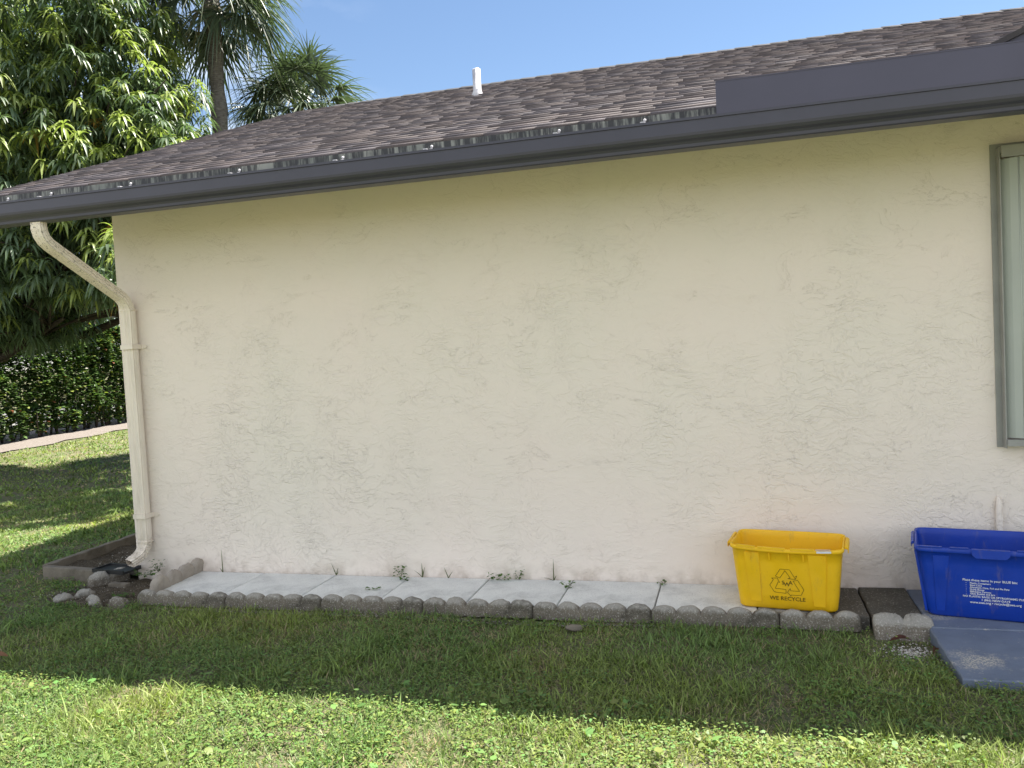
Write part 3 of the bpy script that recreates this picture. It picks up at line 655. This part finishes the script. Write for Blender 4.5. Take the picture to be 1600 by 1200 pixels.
for yy in (-.17, -.12, .12, .17):
    bm = bmesh.new(); V0 = [(-bw0/2-.001, yy-.012, .02), (-bw0/2-.001, yy+.012, .02), (-bw1/2-.001, yy+.016, bH-.04), (-bw1/2-.001, yy-.016, bH-.04)]
    A = [bm.verts.new(Vector(p)+Vector((-.010, 0, 0))) for p in V0]; B_ = [bm.verts.new(Vector(p)+Vector((.004, 0, 0))) for p in V0]; bm.faces.new(A)
    for i in range(4): bm.faces.new((A[i], B_[i], B_[(i+1) % 4], A[(i+1) % 4]))
    bmesh.ops.recalc_face_normals(bm, faces=bm.faces[:]); bm_obj('side_rib', bm, BLU, bb)
fbt = lambda u, v, e=0: fb(u, v, .0006)
U0 = -.142
lines = [('Place these items in your BLUE bin:', U0, .196, .0165), ('Plastic Containers', U0+.032, .181, .0125), ('Steel Cans', U0+.032, .1695, .0125), ('Aluminum Cans, Foil and Pie Pans', U0+.032, .158, .0125), ('Drink Boxes', U0+.032, .1465, .0125),
         ('Milk/Juice Cartons', U0+.032, .135, .0125), ('Glass Bottles and Jars', U0+.032, .1235, .0125), ('NO PLASTIC BAGS OR STYROFOAM\u00ae PLEASE', U0, .108, .0142), ('1 (866) NEW-DAYS', U0+.082, .092, .0150), ('www.swa.org \u2022 recycle@swa.org', U0+.032, .076, .0165)]
for i, (t, u, v, s) in enumerate(lines): text_part('lettering', t, fbt, U0+(u-U0)*1.08, .012+v*1.06, s*1.1, WHITE, bb, 'LEFT', .0004)
bm = bmesh.new()
for v in (.181, .1695, .158, .1465, .135, .1235): ribbon2d(bm, fbt, [(U0+.016, .012+v*1.06+.004), (U0+.018, .012+v*1.06+.004)], .002)
bm_obj('bullet_dots', bm, WHITE, bb)
# ------------------------------------------------------------ gravel, rock, fallen leaves
def pebbles(name, n, cx, cy, rx, ry, zf, s0, s1, cols, label=None):
    ico = [(0, 0, 1), (.9, 0, .2), (.28, .86, .2), (-.73, .53, .2), (-.73, -.53, .2), (.28, -.86, .2), (0, 0, -.6)]; fc = [(0, 1, 2), (0, 2, 3), (0, 3, 4), (0, 4, 5), (0, 5, 1), (6, 2, 1), (6, 3, 2), (6, 4, 3), (6, 5, 4), (6, 1, 5)]
    V = []; F = []; Cc = []; r = random.Random(int(cx*100)+n)
    for i in range(n):
        a = r.random()*6.283; rad = min(1.25, abs(r.gauss(0, .55))) if name == 'white_gravel' else math.sqrt(r.random())*(.75+.25*r.random()); px = cx+rx*rad*math.cos(a); py = cy+ry*rad*math.sin(a); s = r.uniform(s0, s1); k = len(V); t = r.random()*6.28; sy_ = r.uniform(.5, .9); c = r.choice(cols); j = r.uniform(.7, 1.1)
        for q in ico:
            X = q[0]*s; Y = q[1]*s*sy_; V.append((px+X*math.cos(t)-Y*math.sin(t), py+X*math.sin(t)+Y*math.cos(t), zf(px, py)+q[2]*s*.6))
        F += [(k+a_, k+b_, k+c_) for a_, b_, c_ in fc]; Cc += [(c[0]*j, c[1]*j, c[2]*j)]*7
    return tag(arr_mesh(name, V, F, PEB, None, np.array(Cc)), label, None, None, 'stuff')
gz = lambda x, y: float(ground_z(x, y))
pebbles('white_gravel', 520, .835, -.925, .15, .17, lambda x, y: gz(x, y)+.004, .004, .009, [(.6, .57, .52), (.5, .45, .4), (.3, .27, .23)], 'small white gravel below the leaning edging stone')
pebbles('soil_grit', 700, -4.75, -.40, .55, .40, lambda x, y: gz(x, y)+.02, .003, .008, [(.42, .38, .32), (.2, .17, .13), (.10, .08, .06)], 'grit and small stones in the bare soil')
pebbles('edge_grit', 2200, -2.2, -.70, 2.1, .045, lambda x, y: gz(x, y)+.012, .003, .007, [(.38, .35, .30), (.25, .22, .18), (.14, .12, .09)], 'grit along the foot of the edging row')
pebbles('bed_grit', 350, -5.2, .75, .42, .7, lambda x, y: -.06, .004, .010, [(.45, .42, .36), (.12, .09, .06)], 'pale bits on the corner bed soil')
bm = bmesh.new(); bmesh.ops.create_icosphere(bm, subdivisions=3, radius=1)
for v in bm.verts:
    n_ = mn.noise(v.co*1.7); v.co = Vector((v.co.x*.055*(1+.25*n_), v.co.y*.038*(1+.25*n_), v.co.z*.018*(1+.3*n_)))
o = bm_obj('flat_stone', bm, KERB, None, True); o.location = (-.985, -.80, -.048); tag(o, 'flat grey stone lying in the grass before the edging row', 'stone')
def flat_leaf(loc, rz, tilt, ln, wd, col, label, name='fallen_leaf'):
    n = 9; V = []; F = []
    for i in range(n):
        t = i/(n-1); w = wd*math.sin(math.pi*min(1, t*.93+.05))**.8; cz = .16*ln*math.sin(t*3.1)
        V += [(t*ln-ln/2, -w, cz+w*.5), (t*ln-ln/2, 0, cz), (t*ln-ln/2, w, cz+w*.45)]
    for i in range(n-1):
        for j in range(2): F.append((i*3+j, i*3+j+1, i*3+4+j, i*3+3+j))
    o = arr_mesh(name, V, F, WEEDM, None, np.array([col]*len(V)), True); o.location = loc; o.rotation_euler = (tilt[0], tilt[1], rz); return tag(o, label, 'leaf')
flat_leaf((-4.20, -1.82, -.01), .3, (.1, -.25), .14, .035, (.30, .14, .07), 'dry brown leaf on the shaded lawn at the left edge')
flat_leaf((.80, -.80, -.045), .2, (.3, 0), .11, .018, (.09, .035, .025), 'dark red-brown curled leaf under the leaning edging stone')
flat_leaf((.945, -.92, -.05), 1.2, (.2, .1), .10, .016, (.11, .05, .03), 'small dead leaf beside the white gravel near the slab')
# ------------------------------------------------------------ weeds in the joints
GR = (.075, .15, .025)
def grass_weed(x, y, hs, label):
    r = np.random.default_rng(int(abs(x)*1000)); n = len(hs); B = np.tile([0, 0, 0.], (n, 1)); ang = r.uniform(0, 6.28, n); le = np.array([h[1] for h in hs]); D = np.stack([le*np.cos(ang)*1., -abs(le*np.sin(ang)), np.ones(n)], -1)
    for i, h in enumerate(hs):
        if len(h) > 2: D[i, 0] = h[2]
    Lg = np.array([h[0] for h in hs]); V, F, c = strips(B, D, Lg, np.full(n, .0036), np.full(n, .10)*le*2, 4, [1, 1, .8, .5, .1], side=np.tile([1, .2, 0.], (n, 1)), col=np.tile(np.array([.10, .12, .05]), (n, 1)))
    o = arr_mesh('grass_weed', V, F, WEEDM, None, c); o.location = (x, y, 0); return tag(o, label, 'weed', 'weeds along the wall')
def leafy_weed(x, y, n, rad, h, label, name='leafy_weed'):
    r = np.random.default_rng(int(abs(x)*999)); a = r.uniform(0, 6.28, n); rd = rad*np.sqrt(r.random(n)); B = np.stack([rd*np.cos(a), -abs(rd*np.sin(a))*.6, r.uniform(.1, 1, n)*h], -1)
    D = np.stack([np.cos(a+r.normal(0, .5, n)), np.sin(a+r.normal(0, .5, n)), r.uniform(-.2, .7, n)], -1)
    c = np.array(GR)*r.uniform(.6, 1.5, (n, 1)); V, F, c = strips(B, D, r.uniform(.016, .028, n), r.uniform(.007, .012, n), np.full(n, .3), 3, [.25, 1, .8, .1], fold=.25, col=c)
    n2 = max(3, n//6); B2 = np.zeros((n2, 3)); a2 = r.uniform(0, 6.28, n2); D2 = np.stack([rad*np.cos(a2), -abs(rad*np.sin(a2)), np.full(n2, h)], -1); c2 = np.tile([.09, .10, .04], (n2, 1))
    V2, F2, cc2 = strips(B2, D2, np.full(n2, (rad**2+h**2)**.5), np.full(n2, .0015), np.full(n2, .1), 3, side=np.tile([1, .3, 0.], (n2, 1)), col=c2)
    V, F, c = cat([(V, F, c), (V2, F2, cc2)]); o = arr_mesh(name, V, F, WEEDM, None, c); o.location = (x, y, 0); return tag(o, label, 'weed', 'weeds along the wall')
grass_weed(-3.935, -.02, [(.19, .02), (.05, .5)], 'tall single-stalk weed above the leftmost paver')
grass_weed(-2.955, -.02, [(.10, .3, -.3), (.07, .3, .4), (.05, .6, .8)], 'thin three-blade grass weed at the second paver joint')
leafy_weed(-2.43, -.02, 26, .045, .085, 'bushy leafy weed against the wall left of centre')
leafy_weed(-2.375, -.09, 16, .04, .02, 'low leafy weed on the paver just below the bushy one')
leafy_weed(-2.50, -.33, 14, .05, .015, 'faint flat weed near the front of a pale paver')
grass_weed(-2.26, -.02, [(.11, .1, 0), (.10, .3, .35), (.09, .5, -.7), (.07, .4, .1)], 'grass weed tuft with upright blades right of the leafy weed')
grass_weed(-2.06, -.02, [(.09, .3, -.35), (.08, .4, .7)], 'small two-blade grass weed forked in a V')
leafy_weed(-1.66, -.03, 34, .09, .05, 'sprawling leafy weed at the wall near the middle of the row')
leafy_weed(-1.53, -.02, 16, .035, .07, 'small upright weed at the right end of the sprawling one')
grass_weed(-1.28, -.02, [(.155, .02, .02), (.14, 1.0, -1.6), (.12, 1.0, -1.2), (.05, .3, .5)], 'tall weed with one upright and two drooping blades')
leafy_weed(-1.155, -.17, 20, .045, .05, 'leafy weed growing out of the paver joint near the wall')
leafy_weed(-.535, -.05, 12, .03, .03, 'tiny weed in the joint left of the yellow bin')
leafy_weed(-4.50, -.06, 30, .06, .10, 'weed growing beside the downspout at the wall foot')
for q_, (wx, wy, wn_, wr) in enumerate(((-4.95, -.45, 40, .12), (-4.45, -.52, 36, .10), (-4.70, -.78, 40, .12), (-5.15, -.30, 36, .12))):
    o = leafy_weed(wx, wy, wn_, wr, .035, ['clover patch among the loose stones nearest the kerb', 'clover patch in soil by the row end', 'clover patch in front of the tipped stone', 'clover patch at the foot of the kerb front'][q_], 'clover_patch'); o.location.z = -.048
leafy_weed(-4.53, -.16, 44, .10, .04, 'low weeds in soil beside the leaning pale edging stone')
# ------------------------------------------------------------ lawn grass
def in_house(x, y): return (x > -4.80) & (y > -.02)
def blocked(x, y):
    b = in_house(x, y) | ((x > -4.27) & (x < .99) & (y > -.645)) | ((x > .95) & (y > -1.40)) | ((x > -5.74) & (x < -4.7) & (y > -.09) & (y < 1.5))
    b |= (((x-.845)/.12)**2+((y+.90)/.11)**2 < .5+.9*vnoise(x, y, 19)) | ((x > .66) & (x < 1.0) & (y > -.78))
    b |= (((x+4.60)/.50)**2+((y+.33)/.42)**2 < .55+.9*vnoise(x, y, 9))
    return b
def grass(n, x0, x1, y0, y1, lmin, lmax, wmin, wmax, seed, dens=None):
    r = np.random.default_rng(seed); x = r.uniform(x0, x1, n); y = r.uniform(y0, y1, n); k = ~blocked(x, y)
    patch = vnoise(x, y, 2.1)*.55+vnoise(x, y, 7.)*.45; k &= r.random(n) < np.clip(.45+1.2*(patch-.28), .25, 1)
    if dens is not None: k &= r.random(n) < dens(x, y)
    x, y, patch = x[k], y[k], patch[k]; n = len(x); B = np.stack([x, y, ground_z(x, y)-.004], -1)
    a = r.uniform(0, 6.283, n); le = r.uniform(.25, 1.5, n); D = np.stack([le*np.cos(a), le*np.sin(a), np.ones(n)], -1)
    Lg = r.uniform(lmin, lmax, n)*(.65+.6*patch)*np.where(r.random(n) < .05, 1.5, 1); Wd = r.uniform(wmin, wmax, n)
    tall = vnoise(x, y, 1.2); Lg *= .55+.75*tall+.45*vnoise(x, y, 4.3)**2*1.4
    yel = vnoise(x+9, y+3, 1.6); base = np.array([.140, .225, .078])[None]+np.array([.10, .055, .0])[None]*yel[:, None]
    col = base*r.uniform(.45, 1.55, (n, 1)); dead = r.random(n) < .13+.30*(vnoise(x+5, y+8, 3) > .62)
    col[dead] = np.array([.42, .34, .20])*r.uniform(.5, 1.1, (dead.sum(), 1)); Lg[dead] *= .7; 
    sd = np.stack([-np.sin(a+r.normal(0, .6, n)), np.cos(a+r.normal(0, .6, n)), r.normal(0, .35, n)], -1)
    return strips(B, D, Lg, Wd, r.uniform(.1, .7, n)*.6, 3, [.8, 1, .75, .1], side=sd, col=col)
def clover(n, x0, x1, y0, y1, s0, s1, seed, hmax=.05):
    r = np.random.default_rng(seed); x = r.uniform(x0, x1, n); y = r.uniform(y0, y1, n); k = ~blocked(x, y) & (vnoise(x+20, y, 1.7)*.6+vnoise(x, y+30, 6)*.4 > .47); x, y = x[k], y[k]; n = len(x)
    a = r.uniform(0, 6.283, n); B = np.stack([x, y, ground_z(x, y)+r.uniform(.008, hmax, n)], -1); D = np.stack([np.cos(a), np.sin(a), r.uniform(-.3, .5, n)], -1); L_ = r.uniform(s0, s1, n)
    col = np.array([.13, .22, .06])*r.uniform(.7, 1.5, (n, 1)); col[:, 0] *= r.uniform(.8, 1.5, n)
    return strips(B, D, L_, L_*r.uniform(.28, .45, n), r.uniform(0, .4, n), 3, [.4, 1, .85, .2], col=col)
parts_ = [grass(210000, -4.9, 2.3, -3.3, -.62, .030, .070, .0015, .0034, 1), clover(85000, -4.9, 2.3, -3.3, -.62, .008, .018, 2),
          grass(9000, -4.9, 2.3, -3.3, -.9, .05, .105, .0028, .0045, 9), clover(700, -4.6, 1.8, -3.2, -1.7, .03, .05, 10, .06)]
V, F, c = cat(parts_); tag(arr_mesh('grass', V, F, GRASS, None, c), 'weedy green lawn grass in front of the edging row', None, None, 'stuff')
parts_ = [grass(130000, -11, -4.7, -2.6, 5.5, .035, .075, .003, .006, 3), grass(70000, -19.3, -6, 0, 17.5, .05, .09, .008, .016, 4, lambda x, y: (x > hx(y)+.05)*1.),
          clover(9000, -8, -4.8, -1.5, 2, .015, .03, 5), grass(30000, -7, 6, -9, -3.3, .04, .08, .005, .010, 6), grass(14000, 2.3, 6, -3.3, -1.4, .03, .07, .004, .008, 8)]
V, F, c = cat(parts_); tag(arr_mesh('far_grass', V, F, GRASS, None, c), 'green lawn grass beside and beyond the house corner', None, None, 'stuff')
# ------------------------------------------------------------ mango tree
def in_view(): pass
def tube_obj(name, paths, mat, parent):
    bm = bmesh.new()
    for path, rad in paths: loft(bm, tube_rings(path, rad, 9), True, (True, True))
    for v in bm.verts: v.co += mn.noise_vector(v.co*3)*.02
    return bm_obj(name, bm, mat, parent, True)
TX, TY = -15.9, 8.2
tree = empty('mango_tree', (TX, TY, -.35), label='large mango tree with drooping glossy leaves left of the house', cat='tree')
lobes = [  # x, y, z, rx, ry, rz
 (-12.6, 8.2, 7.4, 2.3, 2.2, 1.9), (-11.5, 7.6, 7.0, 1.5, 1.5, 1.3), (-11.0, 7.2, 5.3, 1.7, 1.5, 1.2), (-9.75, 7.0, 5.35, .85, .9, .75), (-12.4, 6.8, 5.0, 1.9, 1.6, 1.5),
 (-10.0, 7.0, 4.5, 1.2, 1.0, .9), (-11.3, 6.6, 3.6, 1.6, 1.3, 1.1), (-13.2, 7.2, 3.4, 1.9, 1.6, 1.2), (-10.4, 7.6, 3.6, 1.2, 1.2, .9), (-12.0, 7.0, 2.6, 1.7, 1.3, .8), (-9.3, 7.0, 3.9, 1.0, 1.0, .8),
 (-14.8, 8.0, 6.0, 2.2, 2.2, 2.2), (-14.6, 8.0, 3.8, 2.2, 2.0, 1.6), (-13.6, 7.8, 8.8, 1.8, 1.6, 1.3), (-10.9, 7.8, 2.75, 1.3, 1.1, .75), (-9.9, 8.2, 3.1, .9, .9, .8), (-13.0, 6.6, 6.2, 1.7, 1.4, 1.4), (-16.5, 8.5, 7.5, 2.3, 2.3, 2.0), (-17.5, 8.5, 5.0, 2.3, 2.3, 2.2), (-12.9, 7.3, 2.55, 1.6, 1.1, .7), (-7.3, 4.2, 3.1, 1.0, 1.0, .6), (-7.9, 5.6, 4.2, 1.0, 1.0, .7), (-8.6, 5.6, 3.5, .9, 1.0, .5), (-11.2, 7.6, 8.4, 1.0, 1.1, .9), (-10.4, 7.6, 6.3, 1.1, 1.1, .8)]
def T(x, y, z): return Vector((x-TX, y-TY, z+.35))
rt = random.Random(11); paths = [([T(TX, TY, -.6), T(TX+.05, TY-.05, .6), T(TX, TY-.2, 1.6), T(TX-.1, TY, 2.6)], [.30, .26, .22, .2])]
for lb in lobes:
    a = T(TX-.02, TY-.1, rt.uniform(1.8, 3.0)) if lb[0] < -9 else T(-10.9, 7.2, 4.8); b = T(*lb[:3]); m_ = (a+b)/2+Vector((rt.uniform(-.3, .3), rt.uniform(-.3, .3), -.25)); paths.append(([a, a.lerp(m_, .5)+Vector((0, 0, .05)), m_, b], [.12, .10, .08, .04]))
    for q in range(6):
        d = Vector((rt.gauss(0, 1), rt.gauss(0, 1), rt.gauss(0, .8))).normalized(); e = b+Vector((d.x*lb[3], d.y*lb[4], d.z*lb[5]))*.9; s = m_.lerp(b, rt.uniform(.4, 1)); paths.append(([s, s.lerp(e, .5)+Vector((0, 0, .08)), e], [.035, .022, .010]))
tube_obj('trunk', paths, TRUNK, tree)
r = np.random.default_rng(21); BB = []; 
for lb in lobes:
    vol = lb[3]*lb[4]+lb[3]*lb[5]+lb[4]*lb[5]; n = int(vol*42)
    d = nrm(r.normal(0, 1, (n, 3))); rad = np.where(r.random(n) < .72, r.uniform(.84, 1.06, n), r.uniform(.35, .85, n)); p = np.array(lb[:3])+d*np.array(lb[3:])*rad[:, None]
    p += r.normal(0, .06, p.shape); BB.append(np.concatenate([p, d, np.tile(rad[:, None], (1, 1))], 1))
BB = np.concatenate(BB)
# keep off the house roof
k = ~((BB[:, 0] > -5.9)) & (BB[:, 2] > 2.25) & ~((BB[:, 2] < 2.95) & (BB[:, 0] > -12.3) & (BB[:, 1] > 5.4)); BB = BB[k]; nr = len(BB); nl = 13
P0 = np.repeat(BB[:, :3], nl, 0); out = np.repeat(BB[:, 3:6], nl, 0); n = len(P0); a = np.tile(np.arange(nl)*2.4, nr)+np.repeat(r.uniform(0, 6.28, nr), nl)
elev = r.uniform(-.5, .75, n); D = np.stack([np.cos(a)*np.cos(elev), np.sin(a)*np.cos(elev), np.sin(elev)], -1)+out*.35
new = np.repeat((BB[:, 5] > .0) & (r.random(nr) < .5), nl); yl = np.repeat(r.random(nr) < .002, nl)
col = np.array([.100, .142, .078])*r.uniform(.6, 1.5, (n, 1)); col[new] = np.array([.26, .31, .09])*r.uniform(.8, 1.25, (new.sum(), 1)); col[yl] = np.array([.38, .22, .05])
Lg = r.uniform(.18, .29, n); P0 = P0+nrm(D)*.02+np.array([0, 0, 1])*r.uniform(-.05, .05, (n, 1))
V, F, c = strips(P0, D, Lg, r.uniform(.019, .028, n), r.uniform(.5, 1.25, n), 4, [.25, .9, 1, .7, .05], fold=.35, col=col)
V = V-np.array([TX, TY, -.35]); arr_mesh('crown', V, F, LEAF, tree, c, True)
# ------------------------------------------------------------ cabbage palms
def fan(P, aim, size, r, col, droop=.35, petiole=1.0, nseg=34):
    """one costapalmate leaf: petiole out from P along aim, then a fan of drooping segments"""
    aim = aim/np.linalg.norm(aim); up = np.array([0, 0, 1.]); sd = np.cross(aim, up); sd /= max(np.linalg.norm(sd), 1e-6); nv = np.cross(sd, aim)
    H = P+aim*petiole+np.array([0, 0, -.12])*petiole**2; parts = []
    pa = strips(P[None], aim[None], np.array([petiole]), np.array([.018]), np.array([.12*petiole]), 3, [1, .9, .8, .7], side=sd[None], col=np.array([[.09, .11, .04]])); parts.append(pa)
    th = np.linspace(-2.25, 2.25, nseg)+r.normal(0, .03, nseg); D = np.cos(th)[:, None]*aim+np.sin(th)[:, None]*sd+nv*(r.normal(.10, .10, nseg))[:, None]*1.-np.array([0, 0, .22])
    ln = size*(.78+.22*np.cos(th*.6))*r.uniform(.85, 1.08, nseg); c = np.tile(col, (nseg, 1))*r.uniform(.75, 1.3, (nseg, 1))
    side = -np.sin(th)[:, None]*aim+np.cos(th)[:, None]*sd+nv*r.normal(.35, .35, nseg)[:, None]
    parts.append(strips(np.tile(H, (nseg, 1)), D, ln, np.full(nseg, .021*size/.9), r.uniform(.6, 1.4, nseg)*droop, 5, [.5, 1, .9, .6, .35, .06], side=side, col=c, tipcol=np.array([.20, .19, .10])))
    return parts
def palm(x, y, h, rt, size, leaves, seed, label, dead=2, lo=-1.0, pet=(.9, 1.3), lean=0):
    gzv = gz(x, y); o = empty('cabbage_palm', (x, y, gzv), label=label, cat='palm', group='cabbage palms behind the house'); r = np.random.default_rng(seed)
    H = h-gzv; n = 26; bm = bmesh.new(); rings = []
    for i in range(n+1):
        t = i/n; rr_ = rt*(1+.12*math.sin(i*2.4)+.06*math.sin(i*5.3))*(1.15 if t < .08 else 1); cx = lean*math.sin(t*2.2)
        rings.append([Vector((cx+rr_*math.cos(a)*(1+.06*mn.noise((a, i*.7, seed))), rr_*math.sin(a), H*t)) for a in [k*2*math.pi/14 for k in range(14)]])
    loft(bm, rings, True, (True, True)); bm_obj('trunk', bm, PTRUNK, o, True)
    top = np.array([lean*math.sin(2.2), 0, H-.05]); parts = []
    for i in range(leaves):
        a = i*2.39996+r.normal(0, .2); t = i/leaves; el = 1.25-t*(1.25-lo)+r.normal(0, .1); aim = np.array([math.cos(a)*math.cos(el), math.sin(a)*math.cos(el), math.sin(el)])
        col = np.array([.085, .115, .070])*r.uniform(.7, 1.25)
        parts += fan(top+r.normal(0, .08, 3), aim, size*r.uniform(.85, 1.1), r, col, .35+.35*t, r.uniform(*pet))
    V, F, c = cat(parts); arr_mesh('crown', V, F, FROND, o, c)
    if dead:
        parts = []
        for i in range(dead):
            a = r.uniform(0, 6.28); aim = np.array([math.cos(a)*.6, math.sin(a)*.6, -1.]); parts += fan(top-np.array([0, 0, .2]), aim, size*.7, r, np.array([.26, .22, .14]), .4, .5)
        V, F, c = cat(parts); arr_mesh('dead_fronds', V, F, FROND, o, c)
    return o
palm(-10.42, 10, 9.75, .165, 1.12, 44, 31, 'tall cabbage palm whose drooping fronds leave the top of the frame', 3, -.9, (.9, 1.25))
palm(-9.6, 12, 7.4, .18, 1.0, 62, 36, 'shorter cabbage palm whose round crown shows just above the roof', 3, -.9, (.85, 1.35))
# ------------------------------------------------------------ hedge
r = np.random.default_rng(55)
hd = empty('hedge', (0, 0, 0), label='tall clipped green hedge beyond the sandy path', cat='hedge')
n = 140000; y = r.uniform(4, 30, n); z = 3.3*r.random(n)**.8+.12; top = r.random(n) < .12; dep = np.where(r.random(n) < .65, r.exponential(.16, n), r.uniform(0, 1.3, n)); z[top] = 3.35-r.exponential(.08, top.sum()); 
bul = (vnoise(y, z, 1.2)-.5)*.35+(vnoise(y, z, 4)-.5)*.2; under = ss(.9, .1, z)*.3; x = hx(y)-1.5-bul-dep-under; x[top] = hx(y[top])-1.6-r.random(top.sum())*1.2
keep = (z > .25) | (r.random(n) < .5); x, y, z = x[keep], y[keep], z[keep]; n = len(x)
gzz = ground_z(x, y); zz = z+gzz+(vnoise(y, y*0, 1.)-.5)*.12; a = r.uniform(0, 6.28, n)
D = np.stack([np.cos(a)+.6, np.sin(a), r.uniform(-.3, .9, n)], -1); col = np.array([.060, .105, .028])*r.uniform(.5, 1.6, (n, 1)); q = r.random(n) < .12; col[q] = np.array([.20, .24, .05])*r.uniform(.7, 1.2, (q.sum(), 1)); q = r.random(n) < .012; col[q] = (.22, .08, .04)
L_ = r.uniform(.09, .15, n); V, F, c = strips(np.stack([x, y, zz], -1), D, L_, L_*.42, r.uniform(0, .4, n), 2, [.5, 1, .3], col=col); arr_mesh('foliage', V, F, HLEAF, hd, c)
bm = bmesh.new(); rh = random.Random(8)
for i in range(95):
    yy = 2+i*.32+rh.uniform(-.1, .1); xx = hx(yy)-2.0+rh.uniform(-.15, .15); z0 = gz(xx, yy)
    for q in range(3):
        e = Vector((xx+rh.uniform(-.35, .5), yy+rh.uniform(-.5, .5), z0+rh.uniform(.8, 2.2))); s = Vector((xx, yy, z0-.05)); loft(bm, tube_rings([s, s.lerp(e, .5)+Vector((rh.uniform(-.1, .1), rh.uniform(-.1, .1), .05)), e], [.03, .02, .01], 5), True, (True, True))
bm_obj('stems', bm, TRUNK, hd, True)
# ------------------------------------------------------------ far things seen through the gap
def far_tree(x, y, h, rad, seed, label):
    gzv = gz(x, y); o = empty('broadleaf_tree', (x, y, gzv), label=label, cat='tree', group='far trees beyond the road'); r = np.random.default_rng(seed); rq = random.Random(seed)
    paths = [([Vector((0, 0, -.2)), Vector((.1, 0, h*.3)), Vector((0, .1, h*.6))], [.22, .17, .12])]
    for i in range(7):
        a = i*.9; e = Vector((math.cos(a)*rad*.7, math.sin(a)*rad*.7, h*rq.uniform(.6, .95))); s = Vector((0, 0, h*.35)); paths.append(([s, s.lerp(e, .5)+Vector((0, 0, .2)), e], [.1, .06, .02]))
    tube_obj('trunk', paths, TRUNK, o); n = 7000; cen = r.normal(0, 1, (26, 3)); cen = nrm(cen)*np.array([rad, rad, h*.28])*r.uniform(.3, .85, (26, 1))+np.array([0, 0, h*.70]); p = cen[r.integers(0, 26, n)]+nrm(r.normal(0, 1, (n, 3)))*r.uniform(.2, .9, (n, 1))*rad*.34
    D = r.normal(0, 1, (n, 3)); col = np.array([.06, .10, .035])*r.uniform(.6, 1.5, (n, 1)); V, F, c = strips(p, D, r.uniform(.12, .22, n), r.uniform(.04, .07, n), np.full(n, .3), 2, [.4, 1, .2], col=col); arr_mesh('crown', V, F, HLEAF, o, c); return o
far_tree(-33.5, 31, 7.5, 3.0, 3, 'light airy tree glimpsed in the gap beside the downspout')
far_tree(-52, 30, 8, 4.5, 4, 'far round tree left of the utility pole'); far_tree(-62, 62, 9, 5.5, 5, 'distant tree low behind the hedge top')
far_tree(-47, 16, 8.5, 4.5, 6, 'far tree hidden mostly behind the mango crown')
up_ = empty('utility_pole', (-28.0, 25.3, -.35), label='thin dark utility pole seen above the hedge in the gap', cat='utility pole')
bm = bmesh.new(); loft(bm, tube_rings([(0, 0, 0), (0, 0, 5), (0, 0, 9.5)], [.16, .14, .12], 10), True, (True, True)); bm_obj('pole', bm, TRUNK, up_, True)
bm = bmesh.new(); box(bm, -.06, .06, -1.1, 1.1, 8.9, 9.05); bm_obj('cross_arm', bm, TRUNK, up_)
for zc in (4.0, 4.6):
    bm = bmesh.new(); pts = [(t*14, t*30, zc-.35*(1-t*t)*0+.5*(t*t-1)*.6) for t in [q/10-1 for q in range(21)]]; loft(bm, tube_rings(pts, .018, 5)); bm_obj('wire', bm, DARK, up_)
